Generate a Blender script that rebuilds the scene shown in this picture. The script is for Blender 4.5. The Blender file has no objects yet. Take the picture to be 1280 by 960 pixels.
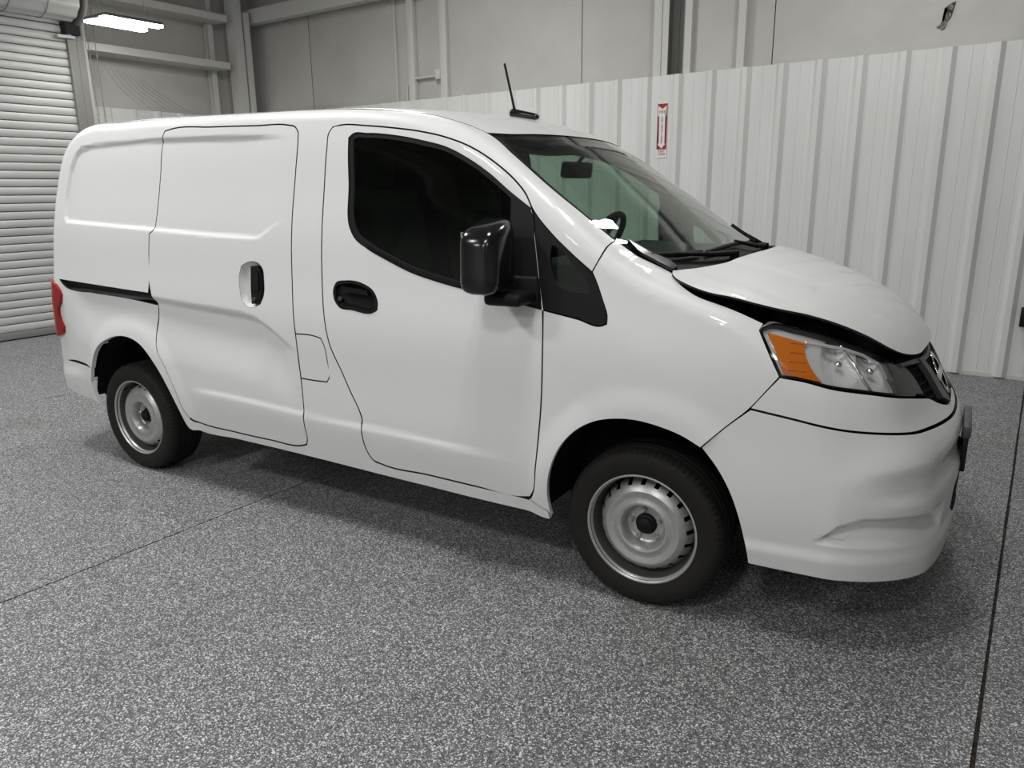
import bpy, bmesh, math, random
import numpy as np
from mathutils import Vector, Matrix
from mathutils.geometry import delaunay_2d_cdt

random.seed(7)
scene = bpy.context.scene
COL = scene.collection
PI = math.pi

# ------------------------------------------------------------------ camera, world, lamps, exposure
# the frame of the building is the world frame; the van stands turned by YAW in it
YAW = 0.0749
cam_d = bpy.data.cameras.new('camera')
cam_d.sensor_width = 36.0
cam_d.lens = 945.557 / 1280 * 36.0
cam_d.clip_start = 0.05
cam = bpy.data.objects.new('camera', cam_d)
COL.objects.link(cam)


def cam_matrix():
    C = np.array([0.8830323, -3.21341294, 1.4841122])
    yaw, pitch, roll = -0.53305032, 0.24990052, 0.01075602
    f = np.array([math.sin(yaw) * math.cos(pitch), math.cos(yaw) * math.cos(pitch), -math.sin(pitch)])
    r = np.array([math.cos(yaw), -math.sin(yaw), 0])
    d = np.cross(f, r)
    r2 = math.cos(roll) * r + math.sin(roll) * d
    d2 = -math.sin(roll) * r + math.cos(roll) * d
    m = Matrix(((r2[0], -d2[0], -f[0], C[0]), (r2[1], -d2[1], -f[1], C[1]), (r2[2], -d2[2], -f[2], C[2]), (0, 0, 0, 1)))
    return Matrix.Rotation(YAW, 4, 'Z') @ m


cam.matrix_world = cam_matrix()
scene.camera = cam
scene.view_settings.view_transform = 'Standard'
scene.view_settings.look = 'None'
scene.view_settings.gamma = 1.0
scene.view_settings.use_curve_mapping = False
scene.view_settings.exposure = 0.10

wd = bpy.data.worlds.new('hall_ambient')  # even ambient fill added for the rest of the hall
scene.world = wd
wd.use_nodes = True
wd.node_tree.nodes['Background'].inputs[0].default_value = (0.95, 1.0, 1.0, 1)
wd.node_tree.nodes['Background'].inputs[1].default_value = 0.66

LAMP_W = 36.0
# twin-strip lamps hanging in rows under the roof (the one in frame has its own fixture further down)
for (x, y, z, k) in [(-3.5, 1.6, 4.2, .9), (0.25, 2.35, 4.25, .5), (-6.9, -1.6, 4.2, 1), (-3.4, -1.5, 4.2, 1), (0.0, -1.5, 4.2, .6),
                     (-2.6, -4.9, 4.2, 1), (0.8, -4.9, 4.2, .95), (-2.6, -8.3, 4.2, 1), (0.8, -8.3, 4.2, 1), (3.8, -6.6, 4.2, .7)]:
    for dx in (-.14, .14):
        ld = bpy.data.lights.new('ceiling_lamp', 'AREA')
        ld.shape = 'RECTANGLE'
        ld.size, ld.size_y = 0.13, 0.61
        ld.energy = LAMP_W * k
        ld.color = (1.0, 1.0, 0.99)
        lo = bpy.data.objects.new('ceiling_lamp', ld)
        lo.location = (x + dx, y, z)
        COL.objects.link(lo)


# ------------------------------------------------------------------ materials
def mat(name, color=(0.8, 0.8, 0.8), rough=0.5, metal=0.0, coat=0.0, coat_rough=0.03, spec=0.5, emit=None, estr=0.0):
    m = bpy.data.materials.new(name)
    m.use_nodes = True
    b = m.node_tree.nodes['Principled BSDF']
    b.inputs['Base Color'].default_value = (*color, 1)
    b.inputs['Roughness'].default_value = rough
    b.inputs['Metallic'].default_value = metal
    b.inputs['Coat Weight'].default_value = coat
    b.inputs['Coat Roughness'].default_value = coat_rough
    b.inputs['Specular IOR Level'].default_value = spec
    if emit:
        b.inputs['Emission Color'].default_value = (*emit, 1)
        b.inputs['Emission Strength'].default_value = estr
    return m


def nodes(m):
    return m.node_tree.nodes, m.node_tree.links, m.node_tree.nodes['Principled BSDF']


def noise(m, scale, detail=2.0, rough=0.5, coord='Position', vec_scale=None):
    n, l, b = nodes(m)
    if coord == 'Position':
        g = n.new('ShaderNodeNewGeometry').outputs['Position']
    else:
        g = n.new('ShaderNodeTexCoord').outputs['Object']
    if vec_scale:
        mp = n.new('ShaderNodeMapping')
        mp.inputs['Scale'].default_value = vec_scale
        l.new(g, mp.inputs['Vector'])
        g = mp.outputs['Vector']
    t = n.new('ShaderNodeTexNoise')
    t.inputs['Scale'].default_value = scale
    t.inputs['Detail'].default_value = detail
    t.inputs['Roughness'].default_value = rough
    l.new(g, t.inputs['Vector'])
    return t.outputs['Fac']


def ramp(m, fac, stops):
    n, l, b = nodes(m)
    r = n.new('ShaderNodeValToRGB')
    els = r.color_ramp.elements
    while len(els) < len(stops):
        els.new(0.5)
    for e, (p, c) in zip(els, stops):
        e.position = p
        e.color = (*c, 1) if len(c) == 3 else c
    l.new(fac, r.inputs['Fac'])
    return r.outputs['Color']


def mix(m, fac, a, bcol, mode='MIX'):
    n, l, b = nodes(m)
    x = n.new('ShaderNodeMix')
    x.data_type = 'RGBA'
    x.blend_type = mode
    if isinstance(fac, float):
        x.inputs['Factor'].default_value = fac
    else:
        l.new(fac, x.inputs['Factor'])
    for sock, v in (('A', a), ('B', bcol)):
        s = [i for i in x.inputs if i.name == sock and i.type == 'RGBA'][0]
        if isinstance(v, tuple):
            s.default_value = (*v, 1)
        else:
            l.new(v, s)
    return [o for o in x.outputs if o.type == 'RGBA'][0]


def bump(m, fac, strength=0.1, dist=0.01):
    n, l, b = nodes(m)
    bp = n.new('ShaderNodeBump')
    bp.inputs['Strength'].default_value = strength
    bp.inputs['Distance'].default_value = dist
    l.new(fac, bp.inputs['Height'])
    l.new(bp.outputs['Normal'], b.inputs['Normal'])


M = {}
M['paint'] = mat('white_paint', (0.74, 0.745, 0.735), 0.42, coat=0.65, coat_rough=0.04, spec=0.35)
M['inner'] = mat('dark_inner_trim', (0.016, 0.017, 0.017), 0.9)
M['liner'] = mat('black_liner', (0.008, 0.008, 0.008), 0.9, spec=0.2)
M['trim'] = mat('black_trim', (0.0065, 0.0068, 0.007), 0.55, spec=0.22)
M['gloss'] = mat('gloss_black', (0.007, 0.007, 0.0075), 0.16, spec=0.5)
M['seal'] = mat('rubber_seal', (0.006, 0.006, 0.006), 0.6, spec=0.3)
M['greytrim'] = mat('dark_grey_trim', (0.06, 0.062, 0.063), 0.4)
M['steel'] = mat('silver_steel', (0.46, 0.46, 0.45), 0.38, metal=0.6)
M['steelshade'] = mat('shaded_steel', (0.085, 0.082, 0.076), 0.55, metal=0.3)  # silver steel darkened, the shade inside the rim is in the colour
M['chrome'] = mat('chrome', (0.8, 0.8, 0.79), 0.12, metal=1.0)
M['dash'] = mat('dash_plastic', (0.03, 0.034, 0.033), 0.7)
M['seat'] = mat('seat_fabric', (0.035, 0.04, 0.04), 0.9)
M['cabin'] = mat('cabin_trim', (0.2, 0.21, 0.2), 0.8)
M['engine'] = mat('engine_dark', (0.006, 0.006, 0.006), 0.95, spec=0.1)
M['amber'] = mat('amber_plastic', (0.62, 0.16, 0.008), 0.22, coat=0.6)
M['red'] = mat('red_lens', (0.27, 0.006, 0.006), 0.3, coat=0.15, spec=.3)
M['tire'] = mat('tire_rubber', (0.0115, 0.0105, 0.0095), 0.7, spec=0.3)
f = noise(M['tire'], 220, 3, coord='Object')
bump(M['tire'], f, 0.25, 0.002)
f = noise(M['steel'], 60, 4, coord='Object')
nodes(M['steel'])[1].new(ramp(M['steel'], f, [(0.35, (0.44, 0.44, 0.43)), (0.6, (0.49, 0.49, 0.48))]), nodes(M['steel'])[2].inputs['Base Color'])
f = noise(M['seat'], 180, 2, coord='Object')
bump(M['seat'], f, 0.3, 0.002)


def glass(name, tint, refl=1.0, rough=0.0):
    m = bpy.data.materials.new(name)
    m.use_nodes = True
    n, l = m.node_tree.nodes, m.node_tree.links
    n.remove(n['Principled BSDF'])
    out = n['Material Output']
    t = n.new('ShaderNodeBsdfTransparent')
    t.inputs[0].default_value = (*tint, 1)
    g = n.new('ShaderNodeBsdfGlossy')
    g.inputs['Roughness'].default_value = rough
    g.inputs['Color'].default_value = (refl, refl, refl, 1)
    lw = n.new('ShaderNodeLayerWeight')
    lw.inputs['Blend'].default_value = 0.5
    p5 = n.new('ShaderNodeMath'); p5.operation = 'POWER'; p5.inputs[1].default_value = 5.0
    l.new(lw.outputs['Facing'], p5.inputs[0])
    fr = n.new('ShaderNodeMath'); fr.operation = 'MULTIPLY_ADD'; fr.inputs[1].default_value = .96; fr.inputs[2].default_value = .04
    l.new(p5.outputs[0], fr.inputs[0])
    mx = n.new('ShaderNodeMixShader')
    l.new(fr.outputs[0], mx.inputs[0])
    l.new(t.outputs[0], mx.inputs[1])
    l.new(g.outputs[0], mx.inputs[2])
    l.new(mx.outputs[0], out.inputs['Surface'])
    return m


M['glass'] = glass('windshield_glass', (0.80, 0.88, 0.835))
M['sideglass'] = glass('side_glass', (0.66, 0.74, 0.69), 0.8)
M['clear'] = glass('clear_lens', (0.975, 0.98, 0.98))

# ------------------------------------------------------------------ helpers
def link(name, me, parent=None, **props):
    o = bpy.data.objects.new(name, me)
    COL.objects.link(o)
    if parent is not None:
        o.parent = parent
    for k, v in props.items():
        o[k] = v
    return o


def empty(name, loc=(0, 0, 0), rz=0.0, **props):
    o = bpy.data.objects.new(name, None)
    COL.objects.link(o)
    o.location = loc
    o.rotation_euler = (0, 0, rz)
    o.empty_display_size = 0.1
    for k, v in props.items():
        o[k] = v
    return o


def mesh_of(bm, m, smooth=False, angle=None):
    me = bpy.data.meshes.new('mesh')
    bmesh.ops.recalc_face_normals(bm, faces=bm.faces[:])
    if smooth:
        for f in bm.faces:
            f.smooth = True
        if angle:
            for e in bm.edges:
                if len(e.link_faces) == 2 and e.calc_face_angle(0) > angle:
                    e.smooth = False
    bm.to_mesh(me)
    bm.free()
    for mm in (m if isinstance(m, (list, tuple)) else [m]):
        me.materials.append(mm)
    return me


def obj(name, bm, m, parent=None, smooth=False, angle=None, **props):
    return link(name, mesh_of(bm, m, smooth, angle), parent, **props)


def add_box(bm, lo, hi):
    v = [bm.verts.new((x, y, z)) for x in (lo[0], hi[0]) for y in (lo[1], hi[1]) for z in (lo[2], hi[2])]
    for q in ((0, 1, 3, 2), (4, 6, 7, 5), (0, 4, 5, 1), (2, 3, 7, 6), (0, 2, 6, 4), (1, 5, 7, 3)):
        bm.faces.new([v[i] for i in q])
    return v


def box(name, lo, hi, m, parent=None, bevel=0.0, seg=2, **props):
    bm = bmesh.new()
    add_box(bm, lo, hi)
    if bevel:
        bmesh.ops.bevel(bm, geom=bm.edges[:], offset=bevel, segments=seg, affect='EDGES', profile=0.5)
    return obj(name, bm, m, parent, smooth=bool(bevel), angle=0.7, **props)


def add_tube(bm, pts, rad, n=10, caps=True):
    pts = [Vector(p) for p in pts]
    rad = rad if isinstance(rad, (list, tuple)) else [rad] * len(pts)
    rings = []
    up = None
    for i, p in enumerate(pts):
        t = (pts[min(i + 1, len(pts) - 1)] - pts[max(i - 1, 0)]).normalized()
        if up is None:
            up = Vector((0, 0, 1)) if abs(t.z) < 0.9 else Vector((1, 0, 0))
        a = (up - t * up.dot(t)).normalized()
        up = a
        b = t.cross(a)
        rings.append([bm.verts.new(p + (a * math.cos(2 * PI * k / n) + b * math.sin(2 * PI * k / n)) * rad[i]) for k in range(n)])
    for r0, r1 in zip(rings, rings[1:]):
        for k in range(n):
            bm.faces.new((r0[k], r0[(k + 1) % n], r1[(k + 1) % n], r1[k]))
    if caps:
        bm.faces.new(rings[0][::-1])
        bm.faces.new(rings[-1])


def tube(name, pts, rad, m, parent=None, n=10, **props):
    bm = bmesh.new()
    add_tube(bm, pts, rad, n)
    return obj(name, bm, m, parent, smooth=True, angle=0.9, **props)


def lathe_y(bm, prof, n=64, radius_fn=None):
    """profile of (radius, y) turned about the Y axis"""
    rings = []
    for j, (r, y) in enumerate(prof):
        ring = []
        for k in range(n):
            a = 2 * PI * k / n
            rr = radius_fn(j, k, r) if radius_fn else r
            ring.append(bm.verts.new((rr * math.cos(a), y, rr * math.sin(a))))
        rings.append(ring)
    for r0, r1 in zip(rings, rings[1:]):
        for k in range(n):
            bm.faces.new((r0[k], r0[(k + 1) % n], r1[(k + 1) % n], r1[k]))
    return rings


def rbox(bm, size, r, seg=3, taper=None):
    lo = [-s / 2 for s in size]
    hi = [s / 2 for s in size]
    add_box(bm, lo, hi)
    bmesh.ops.bevel(bm, geom=bm.edges[:], offset=r, segments=seg, affect='EDGES', profile=0.5)
    if taper:
        for v in bm.verts:
            v.co = taper(v.co)


# ------------------------------------------------------------------ the skin of the van as one smooth implicit form
def catmull(P, n=8):
    P = np.array(P, float)
    N = len(P)
    out = []
    for i in range(N):
        p0, p1, p2, p3 = P[i - 1], P[i], P[(i + 1) % N], P[(i + 2) % N]
        d1 = np.linalg.norm(p2 - p1); d0 = np.linalg.norm(p1 - p0); d2 = np.linalg.norm(p3 - p2)
        m1 = ((p1 - p0) / d0 * d1 + (p2 - p1) / d1 * d0) / (d0 + d1) * d1
        m2 = ((p2 - p1) / d1 * d2 + (p3 - p2) / d2 * d1) / (d1 + d2) * d1
        t = np.linspace(0, 1, n, endpoint=False)[:, None]
        out.append((2 * t**3 - 3 * t**2 + 1) * p1 + (t**3 - 2 * t**2 + t) * m1 + (-2 * t**3 + 3 * t**2) * p2 + (t**3 - t**2) * m2)
    return np.concatenate(out)


def sdf_poly(V, x, z):
    sh = x.shape
    x = x.ravel(); z = z.ravel()
    d = np.full(x.shape, 1e9)
    s = np.ones(x.shape)
    for (ax, az), (bx, bz) in zip(V, np.roll(V, 1, axis=0)):
        ex, ez = bx - ax, bz - az
        wx, wz = x - ax, z - az
        t = np.clip((wx * ex + wz * ez) / (ex * ex + ez * ez + 1e-12), 0, 1)
        qx, qz = wx - ex * t, wz - ez * t
        d = np.minimum(d, qx * qx + qz * qz)
        c1 = z >= az; c2 = z < bz; c3 = ex * wz > ez * wx
        s = np.where((c1 & c2 & c3) | (~c1 & ~c2 & ~c3), -s, s)
    return (s * np.sqrt(d)).reshape(sh)


def sstep(a, b, x):
    t = np.clip((x - a) / (b - a), 0, 1)
    return t * t * (3 - 2 * t)


PROFILE = [(-3.83, -0.3), (-3.80, 0.199), (-3.80, 0.4479), (-3.7932, 0.6183), (-3.7737, 0.9505), (-3.7393, 1.3039), (-3.6696, 1.6118),
           (-3.5642, 1.7782), (-3.3647, 1.8603), (-2.9998, 1.8716), (-2.4998, 1.8698), (-2.0003, 1.8607), (-1.5012, 1.8504), (-1.101, 1.8312),
           (-0.8172, 1.7841), (-0.6297, 1.7134), (-0.2309, 1.4646), (0.1269, 1.2325), (0.2623, 1.1823), (0.4509, 1.1176), (0.63, 1.04),
           (0.7597, 0.9497), (0.8311, 0.8607), (0.8893, 0.7524), (0.9542, 0.6536), (0.9737, 0.5505), (0.9681, 0.4191), (0.9622, 0.298),
           (0.9499, 0.1968), (0.9318, 0.0791), (0.91, -0.3)]
HALF = np.array([[0.0, .78], [.2, .81], [.32, .84], [.45, .86], [.7, .8645], [.95, .862], [1.1, .8434], [1.3, .8186], [1.5, .7806], [1.7, .743], [1.9, .69]])


class Skin:
    kf, kr, cr, tf, tr, rr, rt, rf = .22, .162, .04, .07, .022, .18, .05, .22

    def __init__(s):
        poly = catmull(PROFILE, 4)
        h = .008
        xs = np.arange(-4.4, 1.7, h); zs = np.arange(-.2, 2.3, h)
        X, Z = np.meshgrid(xs, zs, indexing='ij')
        s.g = (xs[0], zs[0], h, sdf_poly(poly, X, Z))
        z, w = HALF.T
        n = len(z); hh = np.diff(z)
        A = np.zeros((n, n)); b = np.zeros(n); A[0, 0] = A[-1, -1] = 1
        for i in range(1, n - 1):
            A[i, i - 1] = hh[i - 1]; A[i, i] = 2 * (hh[i - 1] + hh[i]); A[i, i + 1] = hh[i]
            b[i] = 6 * ((w[i + 1] - w[i]) / hh[i] - (w[i] - w[i - 1]) / hh[i - 1])
        s.M = np.linalg.solve(A, b)
        # fine table of the half width
        zt = np.linspace(0, 1.9, 1901)
        i = np.clip(np.searchsorted(z, zt) - 1, 0, n - 2)
        H = z[i + 1] - z[i]; a = (z[i + 1] - zt) / H; bb = (zt - z[i]) / H
        s.wt = a * w[i] + bb * w[i + 1] + ((a**3 - a) * s.M[i] + (bb**3 - bb) * s.M[i + 1]) * H * H / 6
        s.zt = zt

    def w(s, x, z):
        return np.interp(z, s.zt, s.wt) - s.tf * np.maximum(0, x + .2)**2 - s.tr * np.maximum(0, -2.2 - x)**2

    def d1(s, x, z):
        x0, z0, h, G = s.g
        u = np.clip((x - x0) / h, 0, G.shape[0] - 1.001); v = np.clip((z - z0) / h, 0, G.shape[1] - 1.001)
        i = u.astype(int); j = v.astype(int); u = u - i; v = v - j
        return (G[i, j] * (1 - u) + G[i + 1, j] * u) * (1 - v) + (G[i, j + 1] * (1 - u) + G[i + 1, j + 1] * u) * v

    def rad(s, x):
        a = sstep(.25, .7, x); b = sstep(-3.3, -3.7, x)
        r = s.rt * (1 - a) + s.rf * a
        return r * (1 - b) + s.rr * b

    def F(s, x, y, z):
        ze = z + s.cr * y * y * sstep(.8, 1.2, z)
        f = sstep(-2.6, -1.2, x)
        xe = x + y * y * (s.kf * f - s.kr * (1 - f))
        r = s.rad(x)
        a = s.d1(xe, ze) + r
        b = np.abs(y) - s.w(x, z) + r
        u = np.maximum(a, 0); v = np.maximum(b, 0)
        return np.minimum(np.maximum(a, b), 0) + np.sqrt(u * u + v * v) - r


SK = Skin()
RECESS = np.array([(-3.402, 1.338), (-3.427, 1.367), (-3.423, 1.464), (-3.384, 1.619), (-3.334, 1.705), (-3.281, 1.738), (-3.139, 1.752),
                   (-2.794, 1.756), (-2.554, 1.755), (-2.186, 1.748), (-1.884, 1.739), (-1.70, 1.730), (-1.60, 1.70), (-1.62, 1.40),
                   (-1.79, 1.313), (-1.833, 1.288), (-1.876, 1.282), (-2.15, 1.289), (-2.627, 1.309), (-3.063, 1.325)])


def side_features(x, z):
    """inward displacement of the side skin: pressed panel, creases, arch flares"""
    d = .014 * sstep(0, .021, -sdf_poly(RECESS, x, z)) * (1 - sstep(-2.0, -1.64, x))
    # pressing below the slide rail that runs out down to the front edge of the sliding door
    zu = np.interp(x, [-3.5, -2.606, -2.315, -2.073, -1.95, -1.861, -1.777, -1.696, -1.6], [1.02, .99, .976, .967, .960, .943, .904, .858, .805])
    zl = np.interp(x, [-3.5, -2.59, -2.318, -2.076, -1.908, -1.835, -1.765, -1.6], [.97, .948, .932, .919, .909, .901, .866, .786])
    D = .7 * (zu - zl) * sstep(-3.5, -3.2, x) * (1 - sstep(-1.75, -1.60, x))
    d = d + D * sstep(0, 1, (zu - z) / (zu - zl)) * (1 - sstep(.04, .30, zl - z))
    # soft ledge low on the doors
    zc = np.interp(x, [-2.35, -2.1, -1.6, -1.0, -.5], [.545, .545, .525, .513, .495])
    d = d - .008 * sstep(-.008, .020, zc - z) * (1 - sstep(.02, .16, zc - z)) * sstep(-2.42, -2.2, x) * (1 - sstep(-.75, -.45, x))
    for cx, ax, az in ((.012, .365, .42), (-2.866, .385, .455)):
        rho = np.sqrt(((x - cx) / ax)**2 + ((z - .30) / az)**2)
        d = d - .012 * (1 - sstep(1.06, 1.32, rho)) * (1 - sstep(.8, .95, z)) * sstep(-4, -.3, -np.abs(x - cx) * 0 - .3)
    return d


def F_side(x, y, z):
    return SK.F(x, y, z) + side_features(x, z) * sstep(.5, .62, np.abs(y))


def hood_lift(x):
    return .045 * sstep(-.05, .30, x)


def F_hood(x, y, z):
    return SK.F(x, y, z - hood_lift(x)) - .006 * (1 - sstep(.34, .44, np.abs(y) + .25 * (x - .2)))


FOG = np.array([(-.80, .385), (-.755, .447), (-.70, .476), (-.525, .466), (-.36, .455), (-.36, .345), (-.49, .352), (-.61, .372), (-.71, .376)])


def F_bumper(x, y, z):
    s = -np.arctan2(np.abs(y), x) * .85
    d = .05 * sstep(-.004, .02, -sdf_poly(FOG, s, z)) * sstep(.335, .43, z)
    # shallow hollow beside the number plate, and lip above the lower edge
    hol = .018 * sstep(.50, .56, z) * (1 - sstep(.58, .64, z)) * (1 - sstep(.55, .75, -s))
    lip = -.012 * (1 - sstep(.31, .36, z))
    return SK.F(x, y, z) + d + hol + lip


# parameter spaces: param -> (far point outside, inward direction)
class Side:
    def ray(s, a, b):
        n = len(a); O = np.stack([a, np.full(n, -1.4), b], 1)
        return O, np.tile([0., 1., 0.], (n, 1))

    def par(s, P):
        P = np.asarray(P, float)
        return P[:, [0, 2]]


class CylX:
    R = .85

    def __init__(s, zc):
        s.zc = zc

    def ray(s, a, b):
        ph = b / s.R
        d = np.stack([0 * a, -np.cos(ph), np.sin(ph)], 1)
        return np.stack([a, 0 * a, 0 * a + s.zc], 1) + 1.9 * d, -d

    def par(s, P):
        P = np.asarray(P, float)
        return np.stack([P[:, 0], np.arctan2(P[:, 2] - s.zc, -P[:, 1]) * s.R], 1)


class CylZ:
    def __init__(s, xc, sign=1):
        s.xc, s.R, s.sg = xc, .85, sign

    def ray(s, a, b):
        th = a / s.R
        d = np.stack([s.sg * np.cos(th), np.sin(th), 0 * a], 1)
        return np.stack([0 * a + s.xc, 0 * a, b], 1) + 1.9 * d, -d

    def par(s, P):
        P = np.asarray(P, float)
        return np.stack([np.arctan2(P[:, 1], s.sg * (P[:, 0] - s.xc)) * s.R, P[:, 2]], 1)


class Top:
    def ray(s, a, b):
        n = len(a)
        return np.stack([a, b, np.full(n, 2.3)], 1), np.tile([0., 0., -1.], (n, 1))

    def par(s, P):
        return np.asarray(P, float)[:, :2]


class Rear:
    def ray(s, a, b):
        n = len(a)
        return np.stack([np.full(n, -4.3), a, b], 1), np.tile([1., 0., 0.], (n, 1))

    def par(s, P):
        return np.asarray(P, float)[:, 1:3]


SIDE, CYLX, CYLF, FRONT, BACK, TOP, REAR = Side(), CylX(1.25), CylX(.6), CylZ(0.0, 1), CylZ(-3.1, -1), Top(), Rear()


def march(sp, uv, F, off=0.0):
    O, D = sp.ray(uv[:, 0], uv[:, 1])
    t = np.zeros(len(uv))
    for _ in range(46):
        X = O + t[:, None] * D
        t = t + np.clip(F(*X.T) + off, -.05, .25) * .75
    X = O + t[:, None] * D
    e = .006
    g = np.stack([F(X[:, 0] + e, X[:, 1], X[:, 2]) - F(X[:, 0] - e, X[:, 1], X[:, 2]),
                  F(X[:, 0], X[:, 1] + e, X[:, 2]) - F(X[:, 0], X[:, 1] - e, X[:, 2]),
                  F(X[:, 0], X[:, 1], X[:, 2] + e) - F(X[:, 0], X[:, 1], X[:, 2] - e)], 1)
    g /= np.linalg.norm(g, axis=1)[:, None] + 1e-9
    return X, g


def smooth_loop(P, corner=38.0, step=.014):
    """closed polyline through the points, rounded where it bends softly, sharp at corners, evenly resampled"""
    P = np.asarray(P, float)
    keep = [0]
    for i in range(1, len(P)):
        if np.linalg.norm(P[i] - P[keep[-1]]) > 2e-3:
            keep.append(i)
    if np.linalg.norm(P[keep[-1]] - P[keep[0]]) < 2e-3:
        keep.pop()
    P = P[keep]
    N = len(P)
    din = P - np.roll(P, 1, 0); dout = np.roll(P, -1, 0) - P
    lin = np.linalg.norm(din, axis=1); lout = np.linalg.norm(dout, axis=1)
    ang = np.degrees(np.arccos(np.clip((din * dout).sum(1) / (lin * lout), -1, 1)))
    tan = (din / lin[:, None] * lout[:, None] + dout / lout[:, None] * lin[:, None]) / (lin + lout)[:, None]
    sharp = ang > corner
    out = []
    for i in range(N):
        j = (i + 1) % N
        L = lout[i]
        m1 = (dout[i] / L if sharp[i] else tan[i]) * L
        m2 = (dout[i] / L if sharp[j] else tan[j]) * L
        n = max(1, int(math.ceil(L / step)))
        t = np.linspace(0, 1, n, endpoint=False)[:, None]
        out.append((2 * t**3 - 3 * t**2 + 1) * P[i] + (t**3 - 2 * t**2 + t) * m1 + (-2 * t**3 + 3 * t**2) * P[j] + (t**3 - t**2) * m2)
    return np.concatenate(out)


def area2(L):
    x, y = L.T
    return float(np.sum(x * np.roll(y, -1) - y * np.roll(x, -1)))


def inset(L, g):
    """move the loop by g towards its inside (negative: outside)"""
    if abs(g) < 1e-9:
        return L
    s = 1 if area2(L) > 0 else -1
    d0 = L - np.roll(L, 1, 0); d1 = np.roll(L, -1, 0) - L
    n0 = np.stack([-d0[:, 1], d0[:, 0]], 1) / np.linalg.norm(d0, axis=1)[:, None] * s
    n1 = np.stack([-d1[:, 1], d1[:, 0]], 1) / np.linalg.norm(d1, axis=1)[:, None] * s
    n = n0 + n1
    q = np.maximum((n * n).sum(1) / 4, .25)
    return L + n / 2 / q[:, None] * g


def in_loops(loops, X):
    c = np.zeros(len(X), bool)
    for L in loops:
        for (ax, ay), (bx, by) in zip(L, np.roll(L, -1, 0)):
            m = (ay > X[:, 1]) != (by > X[:, 1])
            if abs(by - ay) > 1e-12:
                c ^= m & (X[:, 0] < (bx - ax) * (X[:, 1] - ay) / (by - ay) + ax)
    return c


def near_loops(loops, X, r):
    bad = np.zeros(len(X), bool)
    for L in loops:
        for A in L:
            bad |= ((X[:, 0] - A[0])**2 + (X[:, 1] - A[1])**2) < r * r
    return bad


def panel_data(sp, loops, F, h=.025, off=0.0, thick=.018, gap=.0025, corner=38.0, raw=False, step=.014):
    Ls = []
    for k, L in enumerate(loops):
        L = np.asarray(L, float)
        if L.shape[1] == 3:
            L = sp.par(L)
        L = L if raw else smooth_loop(L, corner, step)
        Ls.append(inset(L, gap if k == 0 else -gap))
    lo = Ls[0].min(0); hi = Ls[0].max(0)
    nx = int((hi[0] - lo[0]) / h) + 1; ny = int((hi[1] - lo[1]) / (h * .866)) + 1
    gx, gy = np.meshgrid(np.arange(nx + 1), np.arange(ny + 1), indexing='ij')
    G = np.stack([lo[0] + (gx + .5 * (gy % 2)).ravel() * h, lo[1] + gy.ravel() * h * .866], 1)
    G = G[in_loops(Ls, G)]
    if len(G):
        G = G[~near_loops(Ls, G, min(h * .6, .011))]
    V = np.concatenate(Ls + [G])
    E = []; s = 0
    for L in Ls:
        n = len(L)
        E += [(s + i, s + (i + 1) % n) for i in range(n)]
        s += n
    cv, ce, cf, ov, oe, of = delaunay_2d_cdt([Vector(v) for v in V], E, [], 0, 1e-6)
    cv = np.array([tuple(v) for v in cv])
    T = np.array([tuple(f) for f in cf])
    T = T[in_loops(Ls, cv[T].mean(1))]
    a, b, c = cv[T[:, 0]], cv[T[:, 1]], cv[T[:, 2]]
    ar = (b[:, 0] - a[:, 0]) * (c[:, 1] - a[:, 1]) - (b[:, 1] - a[:, 1]) * (c[:, 0] - a[:, 0])
    T = T[np.abs(ar) > 1e-9]
    used = np.unique(T)
    remap = -np.ones(len(cv), int); remap[used] = np.arange(len(used))
    T = remap[T]; cv = cv[used]
    X, Nn = march(sp, cv, F, off)
    # triangles face along the normal
    fn = np.cross(X[T[:, 1]] - X[T[:, 0]], X[T[:, 2]] - X[T[:, 0]])
    flip = (fn * Nn[T].mean(1)).sum(1) < 0
    T[flip] = T[flip][:, ::-1]
    # boundary edges, oriented as in their triangle
    cnt = {}
    for t in T.tolist():
        for i in range(3):
            e = (t[i], t[(i + 1) % 3])
            if (e[1], e[0]) in cnt:
                del cnt[(e[1], e[0])]
            else:
                cnt[e] = 1
    return X, Nn, T, list(cnt.keys()), thick


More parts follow.
